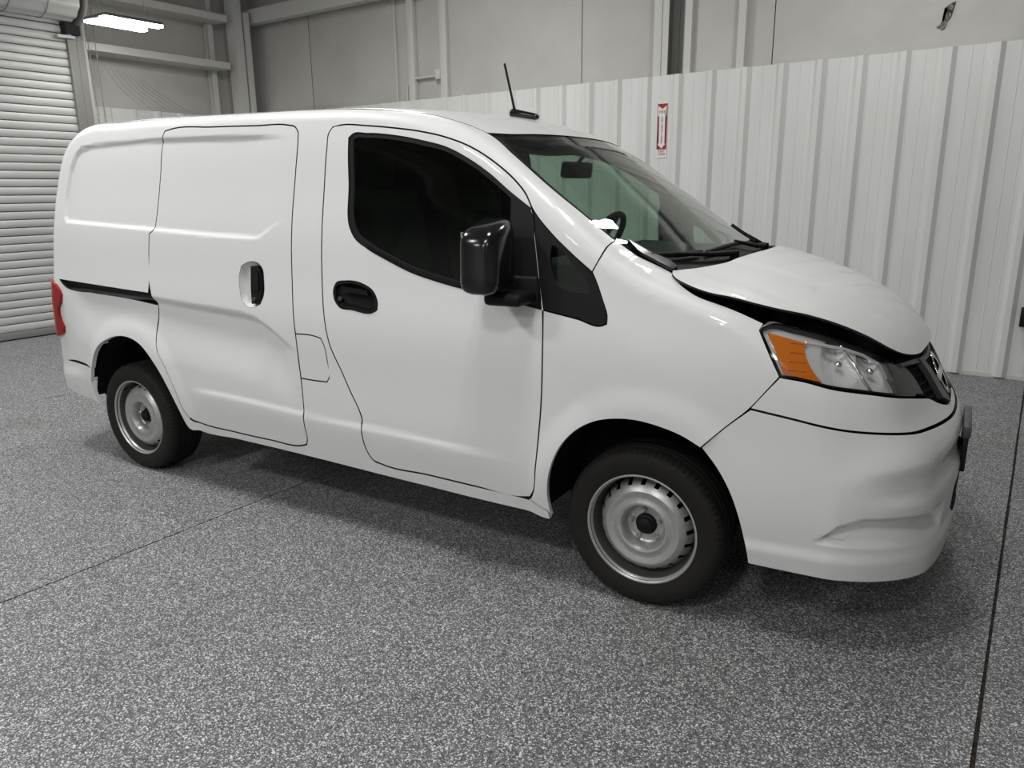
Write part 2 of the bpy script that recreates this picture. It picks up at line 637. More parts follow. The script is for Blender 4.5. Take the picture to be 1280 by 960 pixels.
def panel_mesh(data, mats, mirror=False, dark_rim=True):
    X, Nn, T, BE, thick = data
    n = len(X)
    I = X - Nn * thick
    bidx = sorted({i for e in BE for i in e})
    bm_ = {v: 2 * n + k for k, v in enumerate(bidx)}
    m = len(bidx)
    V = np.concatenate([X, I, X[bidx], I[bidx]])
    faces = T.tolist() + (T[:, ::-1] + n).tolist()
    rim = [(b, a, a + m, b + m) for a, b in ((bm_[i], bm_[j]) for i, j in BE)]
    nt = len(T)
    norms = [Nn[i] for t in T.tolist() for i in t] + [-Nn[i] for t in T[:, ::-1].tolist() for i in t]
    for q in rim:
        a, b, c = V[q[0]], V[q[1]], V[q[2]]
        f = np.cross(b - a, c - a)
        f = f / (np.linalg.norm(f) + 1e-12)
        norms += [f] * 4
    norms = np.array(norms)
    if mirror:
        V = V * [1, -1, 1]
        # reverse winding; keep the first corner so that loop order maps simply
        nf = []; nn = []; k = 0
        for f in faces + rim:
            L = len(f)
            nf.append(list(f)[::-1]); nn += list(range(k + L - 1, k - 1, -1)); k += L
        allf = nf
        norms = norms[nn] * [1, -1, 1]
    else:
        allf = [list(f) for f in faces + rim]
    me = bpy.data.meshes.new('mesh')
    me.from_pydata(V.tolist(), [], allf)
    for mm in mats:
        me.materials.append(mm)
    mi = np.zeros(len(allf), int)
    if len(mats) > 1:
        mi[nt:2 * nt] = 1
        if dark_rim:
            # edges coloured dark for the shade in the gaps, except where the sheet turns in round the wheels and along the lower edge
            for k, (i, j) in enumerate(BE):
                p = X[i]
                rho = min(math.hypot((p[0] - .012) / .365, (p[2] - .30) / .42), math.hypot((p[0] + 2.866) / .385, (p[2] - .30) / .455))
                mi[2 * nt + k] = 0 if rho < 1.16 or p[2] < .325 else 1
    me.polygons.foreach_set('material_index', mi)
    me.polygons.foreach_set('use_smooth', np.ones(len(allf), bool))
    me.update()
    me.normals_split_custom_set(norms.tolist())
    return me


def panel(name, sp, loops, parent, mats, F=None, mirror=True, parent2=None, label=None, **kw):
    """one pressed panel; with mirror also its twin on the far side"""
    d = panel_data(sp, loops, F or F_side, **kw)
    a = link(name, panel_mesh(d, mats), parent)
    b = None
    if mirror:
        b = link(name, panel_mesh(d, mats, True), parent2 or parent)
    if label:
        a['label'] = label
    return a, b


def on_skin(sp, uv, F=None, off=0.0):
    X, Nn = march(sp, np.asarray(uv, float), F or SK.F, off)
    return X


def sym(L):
    """half outline at y<=0 running from the centre line out and back to it -> whole outline"""
    L = [tuple(p) for p in L]
    return L + [(p[0], -p[1], *p[2:]) for p in L[::-1] if abs(p[1]) > 1e-6]


def symc(L):
    """the same in the (arc, height) space of bumpers, where the first coordinate changes sign"""
    L = [tuple(p) for p in L]
    return L + [(-p[0], p[1]) for p in L[::-1] if abs(p[0]) > 1e-6]


# ================================================================== THE ROOM
XR, YF = -8.1, 3.87      # rear wall plane, face of the far wall's liner
YU = 3.97                # insulated wall above the liner
CEIL = 5.0

M['floor'] = mat('speckled_floor', (0.2, 0.2, 0.2), 0.5, spec=0.4)
mm = M['floor']
n_, l_, b_ = nodes(mm)
vo = n_.new('ShaderNodeTexVoronoi')
vo.inputs['Scale'].default_value = 250.0
l_.new(n_.new('ShaderNodeNewGeometry').outputs['Position'], vo.inputs['Vector'])
sx = n_.new('ShaderNodeSeparateColor')
l_.new(vo.outputs['Color'], sx.inputs[0])
f1 = sx.outputs[0]
f2 = noise(mm, 75, 2.0, 0.6)
f3 = noise(mm, 0.55, 3.0, 0.55)
f4 = noise(mm, 2.6, 3.0, 0.6)
c = ramp(mm, f1, [(0.0, (0.012, 0.0125, 0.0135)), (0.40, (0.095, 0.097, 0.101)), (0.72, (0.19, 0.193, 0.20)), (1.0, (0.80, 0.805, 0.81))])
c = mix(mm, 0.12, c, ramp(mm, f2, [(0.35, (0.09, 0.092, 0.096)), (0.65, (0.42, 0.423, 0.43))]))
c = mix(mm, ramp(mm, f3, [(0.50, (0, 0, 0)), (0.72, (0.5, 0.5, 0.5))]), c, mix(mm, 0.6, c, (0.42, 0.35, 0.24), 'MULTIPLY'))
c = mix(mm, ramp(mm, f4, [(0.60, (0, 0, 0)), (0.75, (0.4, 0.4, 0.4))]), c, mix(mm, 0.6, c, (0.35, 0.34, 0.31), 'MULTIPLY'))
n_, l_, b_ = nodes(mm)
l_.new(c, b_.inputs['Base Color'])
bump(mm, f1, 0.25, 0.002)
M['joint'] = mat('joint_dirt', (0.018, 0.014, 0.011), 0.95)
f = noise(M['joint'], 60, 3)
nodes(M['joint'])[1].new(ramp(M['joint'], f, [(0.4, (0.01, 0.008, 0.006)), (0.7, (0.06, 0.042, 0.028))]), nodes(M['joint'])[2].inputs['Base Color'])

floor = box('floor', (-8.4, -11.1, -0.3), (7, 4.7, -0.012), M['joint'], kind='structure')
XJ = [(-8.4, 0), (-4.93, .007), (-1.93, .009), (1.148, .011), (4.2, .006), (7, 0)]
for i in range(5):
    x0, x1 = XJ[i][0] + XJ[i][1] / 2, XJ[i + 1][0] - XJ[i + 1][1] / 2
    ys = [-11, -8.95, -5.9, -2.85, .25, 3.3, 4.7] if i >= 2 else [-11, -9.25, -6.2, -3.15, -.1, 2.95, 4.7]
    for j in range(6):
        bm = bmesh.new()
        y0, y1 = ys[j] + .003, ys[j + 1] - .003
        # slab edges slightly chipped towards the joints
        P = []
        for (ax, ay), (bx, by) in zip([(x0, y0), (x1, y0), (x1, y1), (x0, y1)], [(x1, y0), (x1, y1), (x0, y1), (x0, y0)]):
            N = 12 if abs(by - ay) > .5 else 6
            for k in range(N):
                t = k / N
                jx = random.uniform(-.0015, .0015) if (k and abs(by - ay) > .5) else 0
                jy = random.uniform(-.001, .001) if (k and abs(bx - ax) > .5) else 0
                P.append((ax + (bx - ax) * t + jx, ay + (by - ay) * t + jy))
        top = [bm.verts.new((x, y, 0)) for x, y in P]
        bot = [bm.verts.new((x, y, -.0118)) for x, y in P]
        bm.faces.new(top)
        for k in range(len(P)):
            bm.faces.new((top[k], bot[k], bot[(k + 1) % len(P)], top[(k + 1) % len(P)]))
        obj('floor_slab', bm, mm, floor)

M['liner_white'] = mat('white_liner_metal', (0.60, 0.60, 0.575), 0.45, spec=0.3)
f = noise(M['liner_white'], 3.0, 4, vec_scale=(1, 1, .25))
nodes(M['liner_white'])[1].new(ramp(M['liner_white'], f, [(0.3, (0.65, 0.65, 0.63)), (0.7, (0.72, 0.72, 0.70))]), nodes(M['liner_white'])[2].inputs['Base Color'])
M['insul'] = mat('white_insulation_facing', (0.60, 0.585, 0.55), 0.6, spec=0.25)
f = noise(M['insul'], 1.6, 5, 0.6)
nodes(M['insul'])[1].new(ramp(M['insul'], f, [(0.3, (0.46, 0.449, 0.418)), (0.7, (0.525, 0.514, 0.488))]), nodes(M['insul'])[2].inputs['Base Color'])
bump(M['insul'], noise(M['insul'], 2.2, 3), 0.5, 0.05)
M['steelwhite'] = mat('painted_steel', (0.58, 0.575, 0.55), 0.5, spec=0.3)
M['steelgrey'] = mat('grey_steel', (0.22, 0.215, 0.2), 0.55)
M['dark'] = mat('dark_gap', (0.02, 0.02, 0.02), 0.9)
M['ceil'] = mat('ceiling_facing', (0.42, 0.41, 0.38), 0.7, spec=0.2)

# far wall: ribbed liner panels below, insulation blankets above
wall = box('wall_back', (-8.3, YU + .26, 0), (7, YU + .5, CEIL + .3), M['dark'], kind='structure')


def rib_profile(pitch=.3125, ribs=3, h=.034):
    P = []
    for k in range(ribs):
        x = k * pitch
        P += [(x, 0), (x + .085, 0), (x + .0895, .0025), (x + .094, 0), (x + .163, 0), (x + .1675, .0025), (x + .172, 0),
              (x + .2, 0), (x + .232, h), (x + .272, h), (x + .304, 0)]
    P.append((ribs * pitch, 0))
    return P


def rib_mesh(z0, z1, m, thick=.0):
    bm = bmesh.new()
    P = rib_profile()
    lo = [bm.verts.new((x, -d, z0)) for x, d in P]
    hi = [bm.verts.new((x, -d, z1)) for x, d in P]
    lo2 = [bm.verts.new((x, -d + .012, z0)) for x, d in P]
    hi2 = [bm.verts.new((x, -d + .012, z1)) for x, d in P]
    for k in range(len(P) - 1):
        bm.faces.new((lo[k], lo[k + 1], hi[k + 1], hi[k]))
        bm.faces.new((lo2[k + 1], lo2[k], hi2[k], hi2[k + 1]))
        bm.faces.new((hi[k], hi[k + 1], hi2[k + 1], hi2[k]))
        bm.faces.new((lo[k + 1], lo[k], lo2[k], lo2[k + 1]))
    for a in (0, -1):
        bm.faces.new((lo[a], hi[a], hi2[a], lo2[a]))
    return mesh_of(bm, m)


rib_me = rib_mesh(.012, 2.51, M['liner_white'])
x = 0.36 - .272 - .9375 * 9 + .0
while x < 6.2:
    if x > -8.0:
        o = link('wall_panel', rib_me, wall)
        o.location = (x, YF, 0)
        o.rotation_euler = (0, random.uniform(-.0006, .0006), 0)
    x += .9375
box('wall_panel', (-8.08, YF - .002, .012), (-7.415, YF + .010, 2.51), M['liner_white'], wall)
# base angle and top trim carrying the liner
box('base_angle', (-7.95, YF - .004, 0.0), (6.6, YF + .05, .03), M['steelwhite'], wall)
box('liner_girt', (-7.95, YF + .014, 2.40), (6.6, YF + .20, 2.50), M['steelgrey'], wall)
box('liner_cap', (-7.95, YF + .001, 2.509), (6.6, YF + .06, 2.513), M['steelwhite'], wall)

seams = [-8.1, -6.91, -5.19, -2.93, -2.141, -1.86, -1.034, 0.9, 2.9, 4.9, 6.9]
for a, b in zip(seams, seams[1:]):
    if a == -2.141:
        continue
    bm = bmesh.new()
    nx, nz = 14, 16
    g = .004
    vs = {}
    for i in range(nx + 1):
        for k in range(nz + 1):
            u, w_ = i / nx, k / nz
            bulge = .02 * math.sin(PI * u) ** .6 * (1 + .25 * math.sin(5.1 * w_ + a * 3)) if 0 < i < nx else 0
            vs[i, k] = bm.verts.new((a + g + (b - a - 2 * g) * u, YU - bulge, 2.0 + (CEIL - 2.0) * w_))
    for i in range(nx):
        for k in range(nz):
            bm.faces.new((vs[i, k], vs[i + 1, k], vs[i + 1, k + 1], vs[i, k + 1]))
    obj('insulation_panel', bm, M['insul'], wall, smooth=True)


def i_beam(name, x0, x1, y0, y1, z0, z1, parent, m=None, tf=.012, tw=.01):
    bm = bmesh.new()
    add_box(bm, (x0, y0, z0), (x1, y0 + tf, z1))
    add_box(bm, (x0, y1 - tf, z0), (x1, y1, z1))
    xm = (x0 + x1) / 2
    add_box(bm, (xm - tw / 2, y0 + tf, z0), (xm + tw / 2, y1 - tf, z1))
    return obj(name, bm, m or M['steelwhite'], parent)


i_beam('wall_column', -2.137, -1.991, 3.925, 4.19, 0, CEIL, wall)
box('column_backing', (-2.2, 4.19, 0), (-1.80, 4.22, CEIL), M['steelwhite'], wall)
box('column_flashing', (-2.067, 3.915, 2.4), (-2.055, 3.926, CEIL), M['steelwhite'], wall)
box('wall_post', (-1.818, 3.905, 0), (-1.758, 3.965, CEIL), M['steelwhite'], wall)
box('wall_post', (-1.325, 3.89, 0), (-1.258, 3.965, CEIL), M['steelwhite'], wall)
box('wall_post', (-5.195, 3.90, 0), (-5.10, 3.965, CEIL), M['steelwhite'], wall, bevel=.006)
box('wall_post', (-4.715, 3.90, 0), (-4.620, 3.965, CEIL), M['steelwhite'], wall, bevel=.006)
tube('conduit', [(-5.40, 3.93, CEIL), (-5.40, 3.93, 0.4)], .010, M['steelwhite'], wall)
tube('conduit', [(-5.10, 3.92, 2.755), (-4.78, 3.92, 2.755)], .014, M['steelwhite'], wall)
tube('conduit', [(-5.195, 3.93, 2.72), (-5.22, 3.93, 2.71), (-5.24, 3.93, 2.67), (-5.245, 3.93, 2.57), (-5.245, 3.93, .5)], .010, M['steelwhite'], wall)
box('junction_box', (-4.785, 3.89, 2.715), (-4.715, 3.955, 2.82), M['steelwhite'], wall, bevel=.005)
# eave beam in front of the insulation, from the corner column on
bm = bmesh.new()
add_box(bm, (-7.86, 3.75, 3.63), (6.8, 3.87, 3.642))
add_box(bm, (-7.86, 3.75, 3.642), (6.8, 3.76, 3.79))
add_box(bm, (-7.86, 3.75, 3.79), (6.8, 3.87, 3.802))
obj('eave_beam', bm, M['steelwhite'], wall)
# torn facing of the blanket
bm = bmesh.new()
cx, cz = .28, 2.745
out = [(.05, .10), (.035, .05), (.03, .0), (.008, -.03), (-.002, -.075), (-.022, -.09), (-.035, -.075), (-.06, -.07), (-.03, -.045), (-.012, -.02), (-.004, .02), (.004, .05), (-.02, .06), (.01, .08)]
vt = [bm.verts.new((cx + a, YU - .028, cz + b)) for a, b in out]
vb = [bm.verts.new((cx + a, YU - .010, cz + b)) for a, b in out]
bm.faces.new(vt)
for k in range(len(out)):
    bm.faces.new((vt[k], vb[k], vb[(k + 1) % len(out)], vt[(k + 1) % len(out)]))
bmesh.ops.triangulate(bm, faces=[f for f in bm.faces if len(f.verts) > 4])
M['tear'] = mat('torn_facing', (0.10, 0.085, 0.06), 0.9)
f = noise(M['tear'], 60, 3)
nodes(M['tear'])[1].new(ramp(M['tear'], f, [(0.42, (0.035, 0.03, 0.024)), (0.62, (0.28, 0.26, 0.2))]), nodes(M['tear'])[2].inputs['Base Color'])
obj('torn_patch', bm, M['tear'], wall)

# rear wall with the roll-up door opening
wl = empty('wall_left', (0, 0, 0), kind='structure')
bm = bmesh.new()
add_box(bm, (XR - .2, 1.56, 0), (XR, YU + .25, CEIL + .3))
add_box(bm, (XR - .2, -3.1, 3.42), (XR, 1.56, CEIL + .3))
add_box(bm, (XR - .2, -11, 0), (XR, -3.1, CEIL + .3))
obj('wall_core', bm, M['insul'], wl)
rib2 = rib_mesh(.012, 2.475, M['liner_white'])
for k in range(2):
    o = link('wall_panel', rib2, wl)
    o.location = (XR + .045, 1.60 + .9375 * k, 0)
    o.rotation_euler = (0, 0, PI / 2)
    o.scale = (1, 1, 1)
box('wall_girt', (XR, 1.56, 3.035), (-7.77, 3.385, 3.115), M['steelwhite'], wl)
box('wall_girt', (XR, 1.56, 3.595), (-7.77, 3.40, 3.675), M['steelwhite'], wl)
for k in range(7):
    y0 = 1.9 + .075 * k
    tube('facing_wrinkle', [(XR + .004, y0, 2.95 - .02 * k), (XR + .006, y0 + .16, 2.72), (XR + .004, y0 + .42 + .03 * k, 2.5)], [.002, .006, .002], M['insul'], wl, n=6)
i_beam('wall_post', 3.26, 3.33, 0, .1, 0, CEIL, wl).matrix_local = Matrix.Translation((XR + .11, 0.0, 0)) @ Matrix(((0, -1, 0, 0), (1, 0, 0, 0), (0, 0, 1, 0), (0, 0, 0, 1)))
cc = box('corner_column', (-7.93, 3.49, 0), (-7.75, 3.605, CEIL), M['steelwhite'], wl)
box('column_flange', (-7.76, 3.63, 0), (-7.70, 3.68, 3.74), M['steelwhite'], wl)
# door jamb
box('door_jamb', (XR, 1.425, 0), (-7.70, 1.50, 3.30), M['steelgrey'], wl)
box('door_jamb', (XR, 1.50, 0), (-7.78, 1.57, 3.42), M['steelwhite'], wl)
box('door_guide', (-7.78, 1.335, 0), (-7.705, 1.425, 3.16), M['steelgrey'], wl)

# roll-up door: every slat a piece of its own
door = empty('door_1', (0, 0, 0), kind='structure')
M['slat'] = mat('door_slat', (0.50, 0.505, 0.485), 0.45, metal=0.1)
f = noise(M['slat'], 3.0, 4, vec_scale=(1, .4, 3))
nodes(M['slat'])[1].new(ramp(M['slat'], f, [(0.3, (0.47, 0.472, 0.455)), (0.7, (0.58, 0.585, 0.565))]), nodes(M['slat'])[2].inputs['Base Color'])
PITCH = .083
bm = bmesh.new()
prof = [(-.022, .001), (-.002, .003), (.004, .013), (.007, .030), (.007, .050), (.004, .066), (-.001, .0765), (-.022, .0790)]
ra = [bm.verts.new((d, -3.04, z)) for d, z in prof]
rb = [bm.verts.new((d, 1.40, z)) for d, z in prof]
rc = [bm.verts.new((d - .02, -3.04, z)) for d, z in prof]
rd = [bm.verts.new((d - .02, 1.40, z)) for d, z in prof]
for k in range(len(prof) - 1):
    bm.faces.new((ra[k], rb[k], rb[k + 1], ra[k + 1]))
    bm.faces.new((rc[k + 1], rd[k + 1], rd[k], rc[k]))
bm.faces.new((ra[0], rc[0], rd[0], rb[0]))
bm.faces.new((ra[-1], rb[-1], rd[-1], rc[-1]))
slat_me = mesh_of(bm, M['slat'], smooth=True, angle=0.7)
for k in range(39):
    o = link('slat', slat_me, door)
    o.location = (-7.755 + random.uniform(-.001, .001), 0, .085 + PITCH * k)
box('door_backing', (-7.82, -3.04, .02), (-7.80, 1.42, 3.3), M['dark'], door)
box('bottom_bar', (-7.79, -3.04, .012), (-7.735, 1.41, .083), M['steelgrey'], door, bevel=.006)
box('bottom_seal', (-7.785, -3.04, 0.0), (-7.75, 1.41, .014), M['liner'], door)
# coiled curtain on its barrel
bm = bmesh.new()
lp = []
for k in range(72):
    a = 2 * PI * k / 72
    rr = .235 + .008 * math.cos(12 * a)
    lp.append((rr, a))
rings = []
for y in (-3.0, 1.36):
    rings.append([bm.verts.new((-7.62 + r * math.cos(a), y, 3.50 + r * math.sin(a))) for r, a in lp])
for k in range(72):
    bm.faces.new((rings[0][k], rings[0][(k + 1) % 72], rings[1][(k + 1) % 72], rings[1][k]))
bm.faces.new(rings[0]); bm.faces.new(rings[1][::-1])
obj('coil', bm, M['slat'], door, smooth=True, angle=0.9)
for y in (-2.2, -1.65, -1.1, -.55, 0.0, .35, .7, 1.05):
    bm = bmesh.new()
    add_tube(bm, [(-7.62 + .247 * math.cos(a), y, 3.50 + .247 * math.sin(a)) for a in np.linspace(-2.2, 1.2, 20)], .004, 6)
    obj('coil_strap', bm, M['steelgrey'], door, smooth=True)
bm = bmesh.new()
rings = []
for y in (1.40, 1.425):
    rings.append([bm.verts.new((-7.62 + .27 * math.cos(2 * PI * k / 32), y, 3.50 + .27 * math.sin(2 * PI * k / 32))) for k in range(32)])
for k in range(32):
    bm.faces.new((rings[0][k], rings[0][(k + 1) % 32], rings[1][(k + 1) % 32], rings[1][k]))
bm.faces.new(rings[0]); bm.faces.new(rings[1][::-1])
obj('coil_bracket', bm, M['steelgrey'], door)
box('guide_stop', (-7.73, 1.22, 3.10), (-7.66, 1.40, 3.13), M['slat'], door, bevel=.004)
box('guide_stop', (-7.72, 1.33, 3.10), (-7.67, 1.37, 3.20), M['slat'], door, bevel=.004)
box('brush_box', (-7.80, 1.30, 3.14), (-7.64, 1.45, 3.26), M['dark'], door)

box('door_jamb', (XR, -3.16, 0), (-7.70, -3.06, 3.30), M['steelgrey'], wl)
# hand chain of the door: two falls of small links
ch = empty('hand_chain', (-7.66, 1.53, 1.2), label='thin steel hand chain hanging down the jamb right of the roll-up door', category='chain')
for dy in (0.0, .075):
    bm = bmesh.new()
    k = 0
    z = 0.0
    while z < 2.25:
        a = .006 if k % 2 else .002
        b = .002 if k % 2 else .006
        add_box(bm, (-a, dy - b, z), (a, dy + b, z + .026))
        z += .03; k += 1
    o = obj('chain_fall', bm, M['steelgrey'], ch)

# unseen right wall, added to cut ambient light from that side
box('added_wall_right', (6.9, -11, 0), (7.1, 4.7, CEIL + .3), M['insul'], None, kind='structure')
box('wall_front', (-8.4, -11.2, 0), (7.1, -11, CEIL + .3), M['liner_white'], None, kind='structure')

# ceiling and purlins
ceil = box('ceiling', (-8.4, -11.1, CEIL), (7, 4.7, CEIL + .2), M['ceil'], kind='structure')
for k in range(10):
    y = 3.0 - k * 1.45
    bm = bmesh.new()
    add_box(bm, (-8.05, y, CEIL - .2), (6.9, y + .008, CEIL))
    add_box(bm, (-8.05, y, CEIL - .2), (6.9, y + .07, CEIL - .19))
    obj('purlin', bm, M['steelwhite'], ceil)
for x in (-6.2, -2.17, 2.4):
    bm = bmesh.new()
    add_box(bm, (x - .09, -11, CEIL - .52), (x + .09, 3.9, CEIL - .505))
    add_box(bm, (x - .006, -11, CEIL - .505), (x + .006, 3.9, CEIL - .2))
    obj('rafter', bm, M['steelwhite'], ceil)

# the lamp in frame: a short high-bay with two bright strips
lf = empty('light_fixture', (-6.86, 1.5, 3.17), label='bright twin-strip ceiling lamp hanging beside the door coil', category='lamp')
M['lamp_on'] = mat('lamp_strip', (1, 1, 1), 0.5, emit=(1.0, 0.99, 0.97), estr=26.0)
bm = bmesh.new()
rbox(bm, (.40, .61, .03), .008, 2)
h_ = obj('housing', bm, M['greytrim'], lf)
h_.location = (0, 0, .025)
for dx in (-.145, .145):
    o = box('light_strip', (dx - .05, -.305, -.012), (dx + .05, .305, .010), M['lamp_on'], lf)
for dy in (-.25, .25):
    tube('hanger', [(0, dy, .06), (0, dy * .3, CEIL - 3.17)], .003, M['steelgrey'], lf, n=6)

# fire extinguisher sign on the ribbed wall
sg = empty('fire_sign', (-1.992, YF - .002, 2.02), label='narrow red and white fire extinguisher sign with down arrow on ribbed wall', category='sign')
M['signred'] = mat('sign_red', (0.30, 0.012, 0.018), 0.4)
M['signwhite'] = mat('sign_white', (0.78, 0.74, 0.73), 0.45)
M['signblack'] = mat('sign_black', (0.02, 0.02, 0.022), 0.5)
box('sign_plate', (-.051, -.004, -.245), (.051, 0, .245), M['signwhite'], sg)
box('red_field', (-.049, -.0055, -.168), (.049, -.004, .243), M['signred'], sg)
bm = bmesh.new()
ar = [(-.043, .225), (0, .195), (.043, .225), (.043, .135), (.030, .128), (.030, -.118), (.043, -.118), (0, -.160), (-.043, -.118), (-.030, -.118), (-.030, .128), (-.043, .135)]
v1 = [bm.verts.new((a, -.0068, b)) for a, b in ar]
v0 = [bm.verts.new((a, -.0055, b)) for a, b in ar]
bm.faces.new(v1)
for k in range(len(ar)):
    bm.faces.new((v1[k], v0[k], v0[(k + 1) % len(ar)], v1[(k + 1) % len(ar)]))
bmesh.ops.triangulate(bm, faces=[f for f in bm.faces if len(f.verts) > 4])
obj('arrow', bm, M['signwhite'], sg)


def text(name, body, size, loc, m, parent, sx=1.0):
    cu = bpy.data.curves.new('text', 'FONT')
    cu.body = body
    cu.size = size
    cu.align_x = 'CENTER'; cu.align_y = 'CENTER'
    cu.extrude = .0006
    to = bpy.data.objects.new('text', cu)
    COL.objects.link(to)
    bpy.context.view_layer.update()
    me = bpy.data.meshes.new_from_object(to.evaluated_get(bpy.context.evaluated_depsgraph_get()))
    bpy.data.objects.remove(to)
    me.materials.clear()
    me.materials.append(m)
    o = link(name, me, parent)
    o.location = loc
    o.rotation_euler = (PI / 2, 0, 0)
    o.scale = (sx, 1, 1)
    return o


text('lettering', 'FIRE', .040, (0, -.0075, .168), M['signred'], sg, .9)
for k, chh in enumerate('EXTINGUISHER'):
    text('letter', chh, .026, (0, -.0075, .118 - k * .0203), M['signblack'], sg, 1.2)
text('lettering', 'KEEP', .030, (0, -.0045, -.186), M['signblack'], sg, 1.0)
text('lettering', 'CLEAR', .027, (0, -.0045, -.212), M['signblack'], sg, 1.0)

# small dark box at the right end of the wall
box('wall_box', (1.046, YF - .075, .43), (1.15, YF - .034, .58), M['trim'], None, bevel=.006,
    label='small black box on the ribbed wall at the right edge', category='box')

# ================================================================== THE VAN
van = empty('cargo_van', (0, 0, 0), YAW, label='white cargo van with black mirrors and steel wheels, hood ajar', category='van')
PW = [M['paint'], M['inner']]

sd_top = [(-2.541, 1.784), (-2.490, 1.792), (-2.192, 1.787), (-1.891, 1.778), (-1.693, 1.770), (-1.652, 1.761), (-1.630, 1.738), (-1.627, 1.701), (-1.630, 1.571), (-1.634, 1.439), (-1.633, 1.326), (-1.629, 1.173), (-1.622, 1.057), (-1.614, .95), (-1.606, .864), (-1.601, .753), (-1.595, .650), (-1.594, .545), (-1.596, .470), (-1.599, .392), (-1.611, .365), (-1.644, .354)]
sd_bot = [(-1.854, .347), (-2.104, .349), (-2.350, .358), (-2.405, .368), (-2.443, .405), (-2.490, .517), (-2.549, .629), (-2.615, .733), (-2.622, .80), (-2.606, .868), (-2.601, .931)]
sd_left = [(-2.618, 1.000), (-2.632, 1.05), (-2.630, 1.199), (-2.625, 1.295), (-2.599, 1.310), (-2.592, 1.353), (-2.572, 1.579), (-2.558, 1.750)]
SD = sd_top + sd_bot + sd_left
fd_top = [(-1.452, 1.159), (-1.456, 1.311), (-1.459, 1.504), (-1.457, 1.664), (-1.452, 1.727), (-1.434, 1.749), (-1.392, 1.755), (-1.249, 1.746), (-1.112, 1.731), (-.980, 1.712), (-.854, 1.685), (-.732, 1.643), (-.613, 1.578), (-.529, 1.517), (-.486, 1.476), (-.466, 1.448), (-.449, 1.412), (-.426, 1.313), (-.401, 1.185), (-.384, 1.08)]
fd_right = [(-.377, 1.010), (-.374, .884), (-.380, .726), (-.390, .608), (-.404, .476), (-.419, .374), (-.437, .344), (-.479, .334)]
fd_bot = [(-.694, .338), (-.925, .343), (-1.174, .347), (-1.217, .358), (-1.242, .397), (-1.252, .450), (-1.254, .514), (-1.252, .547), (-1.267, .586), (-1.305, .653), (-1.355, .751), (-1.406, .848), (-1.430, .947), (-1.443, 1.04)]
FD = fd_top + fd_right + fd_bot
fuel = [(-1.500, .884), (-1.458, .877), (-1.440, .845), (-1.429, .784), (-1.426, .705), (-1.440, .685), (-1.506, .683)]
WIN = [(-1.339, 1.701), (-1.322, 1.714), (-1.245, 1.714), (-1.082, 1.697), (-.951, 1.672), (-.849, 1.647), (-.750, 1.605), (-.653, 1.551), (-.545, 1.476), (-.461, 1.423),
       (-.385, 1.073), (-.459, 1.085), (-.572, 1.103), (-.688, 1.122), (-.859, 1.152), (-.975, 1.179), (-1.095, 1.221), (-1.206, 1.266), (-1.271, 1.304), (-1.295, 1.335), (-1.322, 1.524), (-1.334, 1.628)]
TRI = [(-.448, 1.417), (-.370, 1.341), (-.282, 1.271), (-.208, 1.212), (-.181, 1.178), (-.158, 1.126), (-.133, 1.057), (-.134, 1.041), (-.146, 1.035), (-.247, 1.050), (-.381, 1.071)]
TRIG = [(-.361, 1.296), (-.335, 1.288), (-.280, 1.236), (-.226, 1.185), (-.206, 1.150), (-.213, 1.139), (-.264, 1.145), (-.326, 1.162), (-.343, 1.183), (-.364, 1.260)]
TRACK_T = [(-3.485, 1.028), (-3.184, 1.019), (-2.866, 1.009), (-2.640, 1.002)]
TRACK_B = [(-2.602, .940), (-2.869, .949), (-3.188, .957), (-3.325, .963), (-3.419, .986)]
FARCH = [(-.347, .288), (-.354, .377), (-.350, .427), (-.330, .507), (-.291, .586), (-.235, .648), (-.163, .692), (-.080, .714), (-.008, .718), (.075, .707), (.156, .684), (.215, .655)]
BARCH = [(.215, .655), (.262, .600), (.310, .522), (.343, .437), (.363, .359), (.378, .258)]
RARCH = [(-2.464, .348), (-2.481, .396), (-2.512, .466), (-2.564, .556), (-2.623, .632), (-2.686, .692), (-2.754, .732), (-2.849, .755), (-2.953, .754), (-3.043, .733), (-3.145, .685), (-3.206, .622), (-3.242, .552)]
DITCH = [(-3.40, -.640), (-3.2, -.655), (-3.0, -.664), (-2.5, -.672), (-2.0, -.676), (-1.444, -.680), (-1.274, -.688), (-1.128, -.690), (-.991, -.684), (-.878, -.668), (-.805, -.653), (-.727, -.648)]
WS_N = [(-.727, -.648), (-.586, -.688), (-.431, -.713), (-.263, -.722), (-.16, -.722)]
REARX = [(-3.66, .575), (-3.665, .80), (-3.66, 1.05), (-3.64, 1.30), (-3.59, 1.55), (-3.52, 1.70), (-3.44, 1.79)]


def s3(L, F=None):
    return on_skin(SIDE, L, F)


def t3(L, F=None):
    return on_skin(TOP, L, F)


# --- body side: roof rail, pillars, rear quarter and sill in one pressing with the openings
side_loop = np.concatenate([
    s3([(-.354, .274), (-.488, .273), (-.706, .275), (-.939, .281), (-1.190, .287), (-1.459, .295), (-1.751, .302), (-2.1, .306), (-2.385, .309), (-2.45, .325)]),
    s3(RARCH), s3([(-3.45, .567)]), s3(REARX), t3(DITCH), t3(WS_N[1:]),
    s3([(-.175, 1.262), (-.200, 1.212), (-.282, 1.271), (-.370, 1.341), (-.446, 1.416)]),
    s3(fd_top[:15][::-1]), s3(fd_bot[::-1]), s3([(-.479, .334), (-.437, .332), (-.405, .322), (-.36, .310)])])
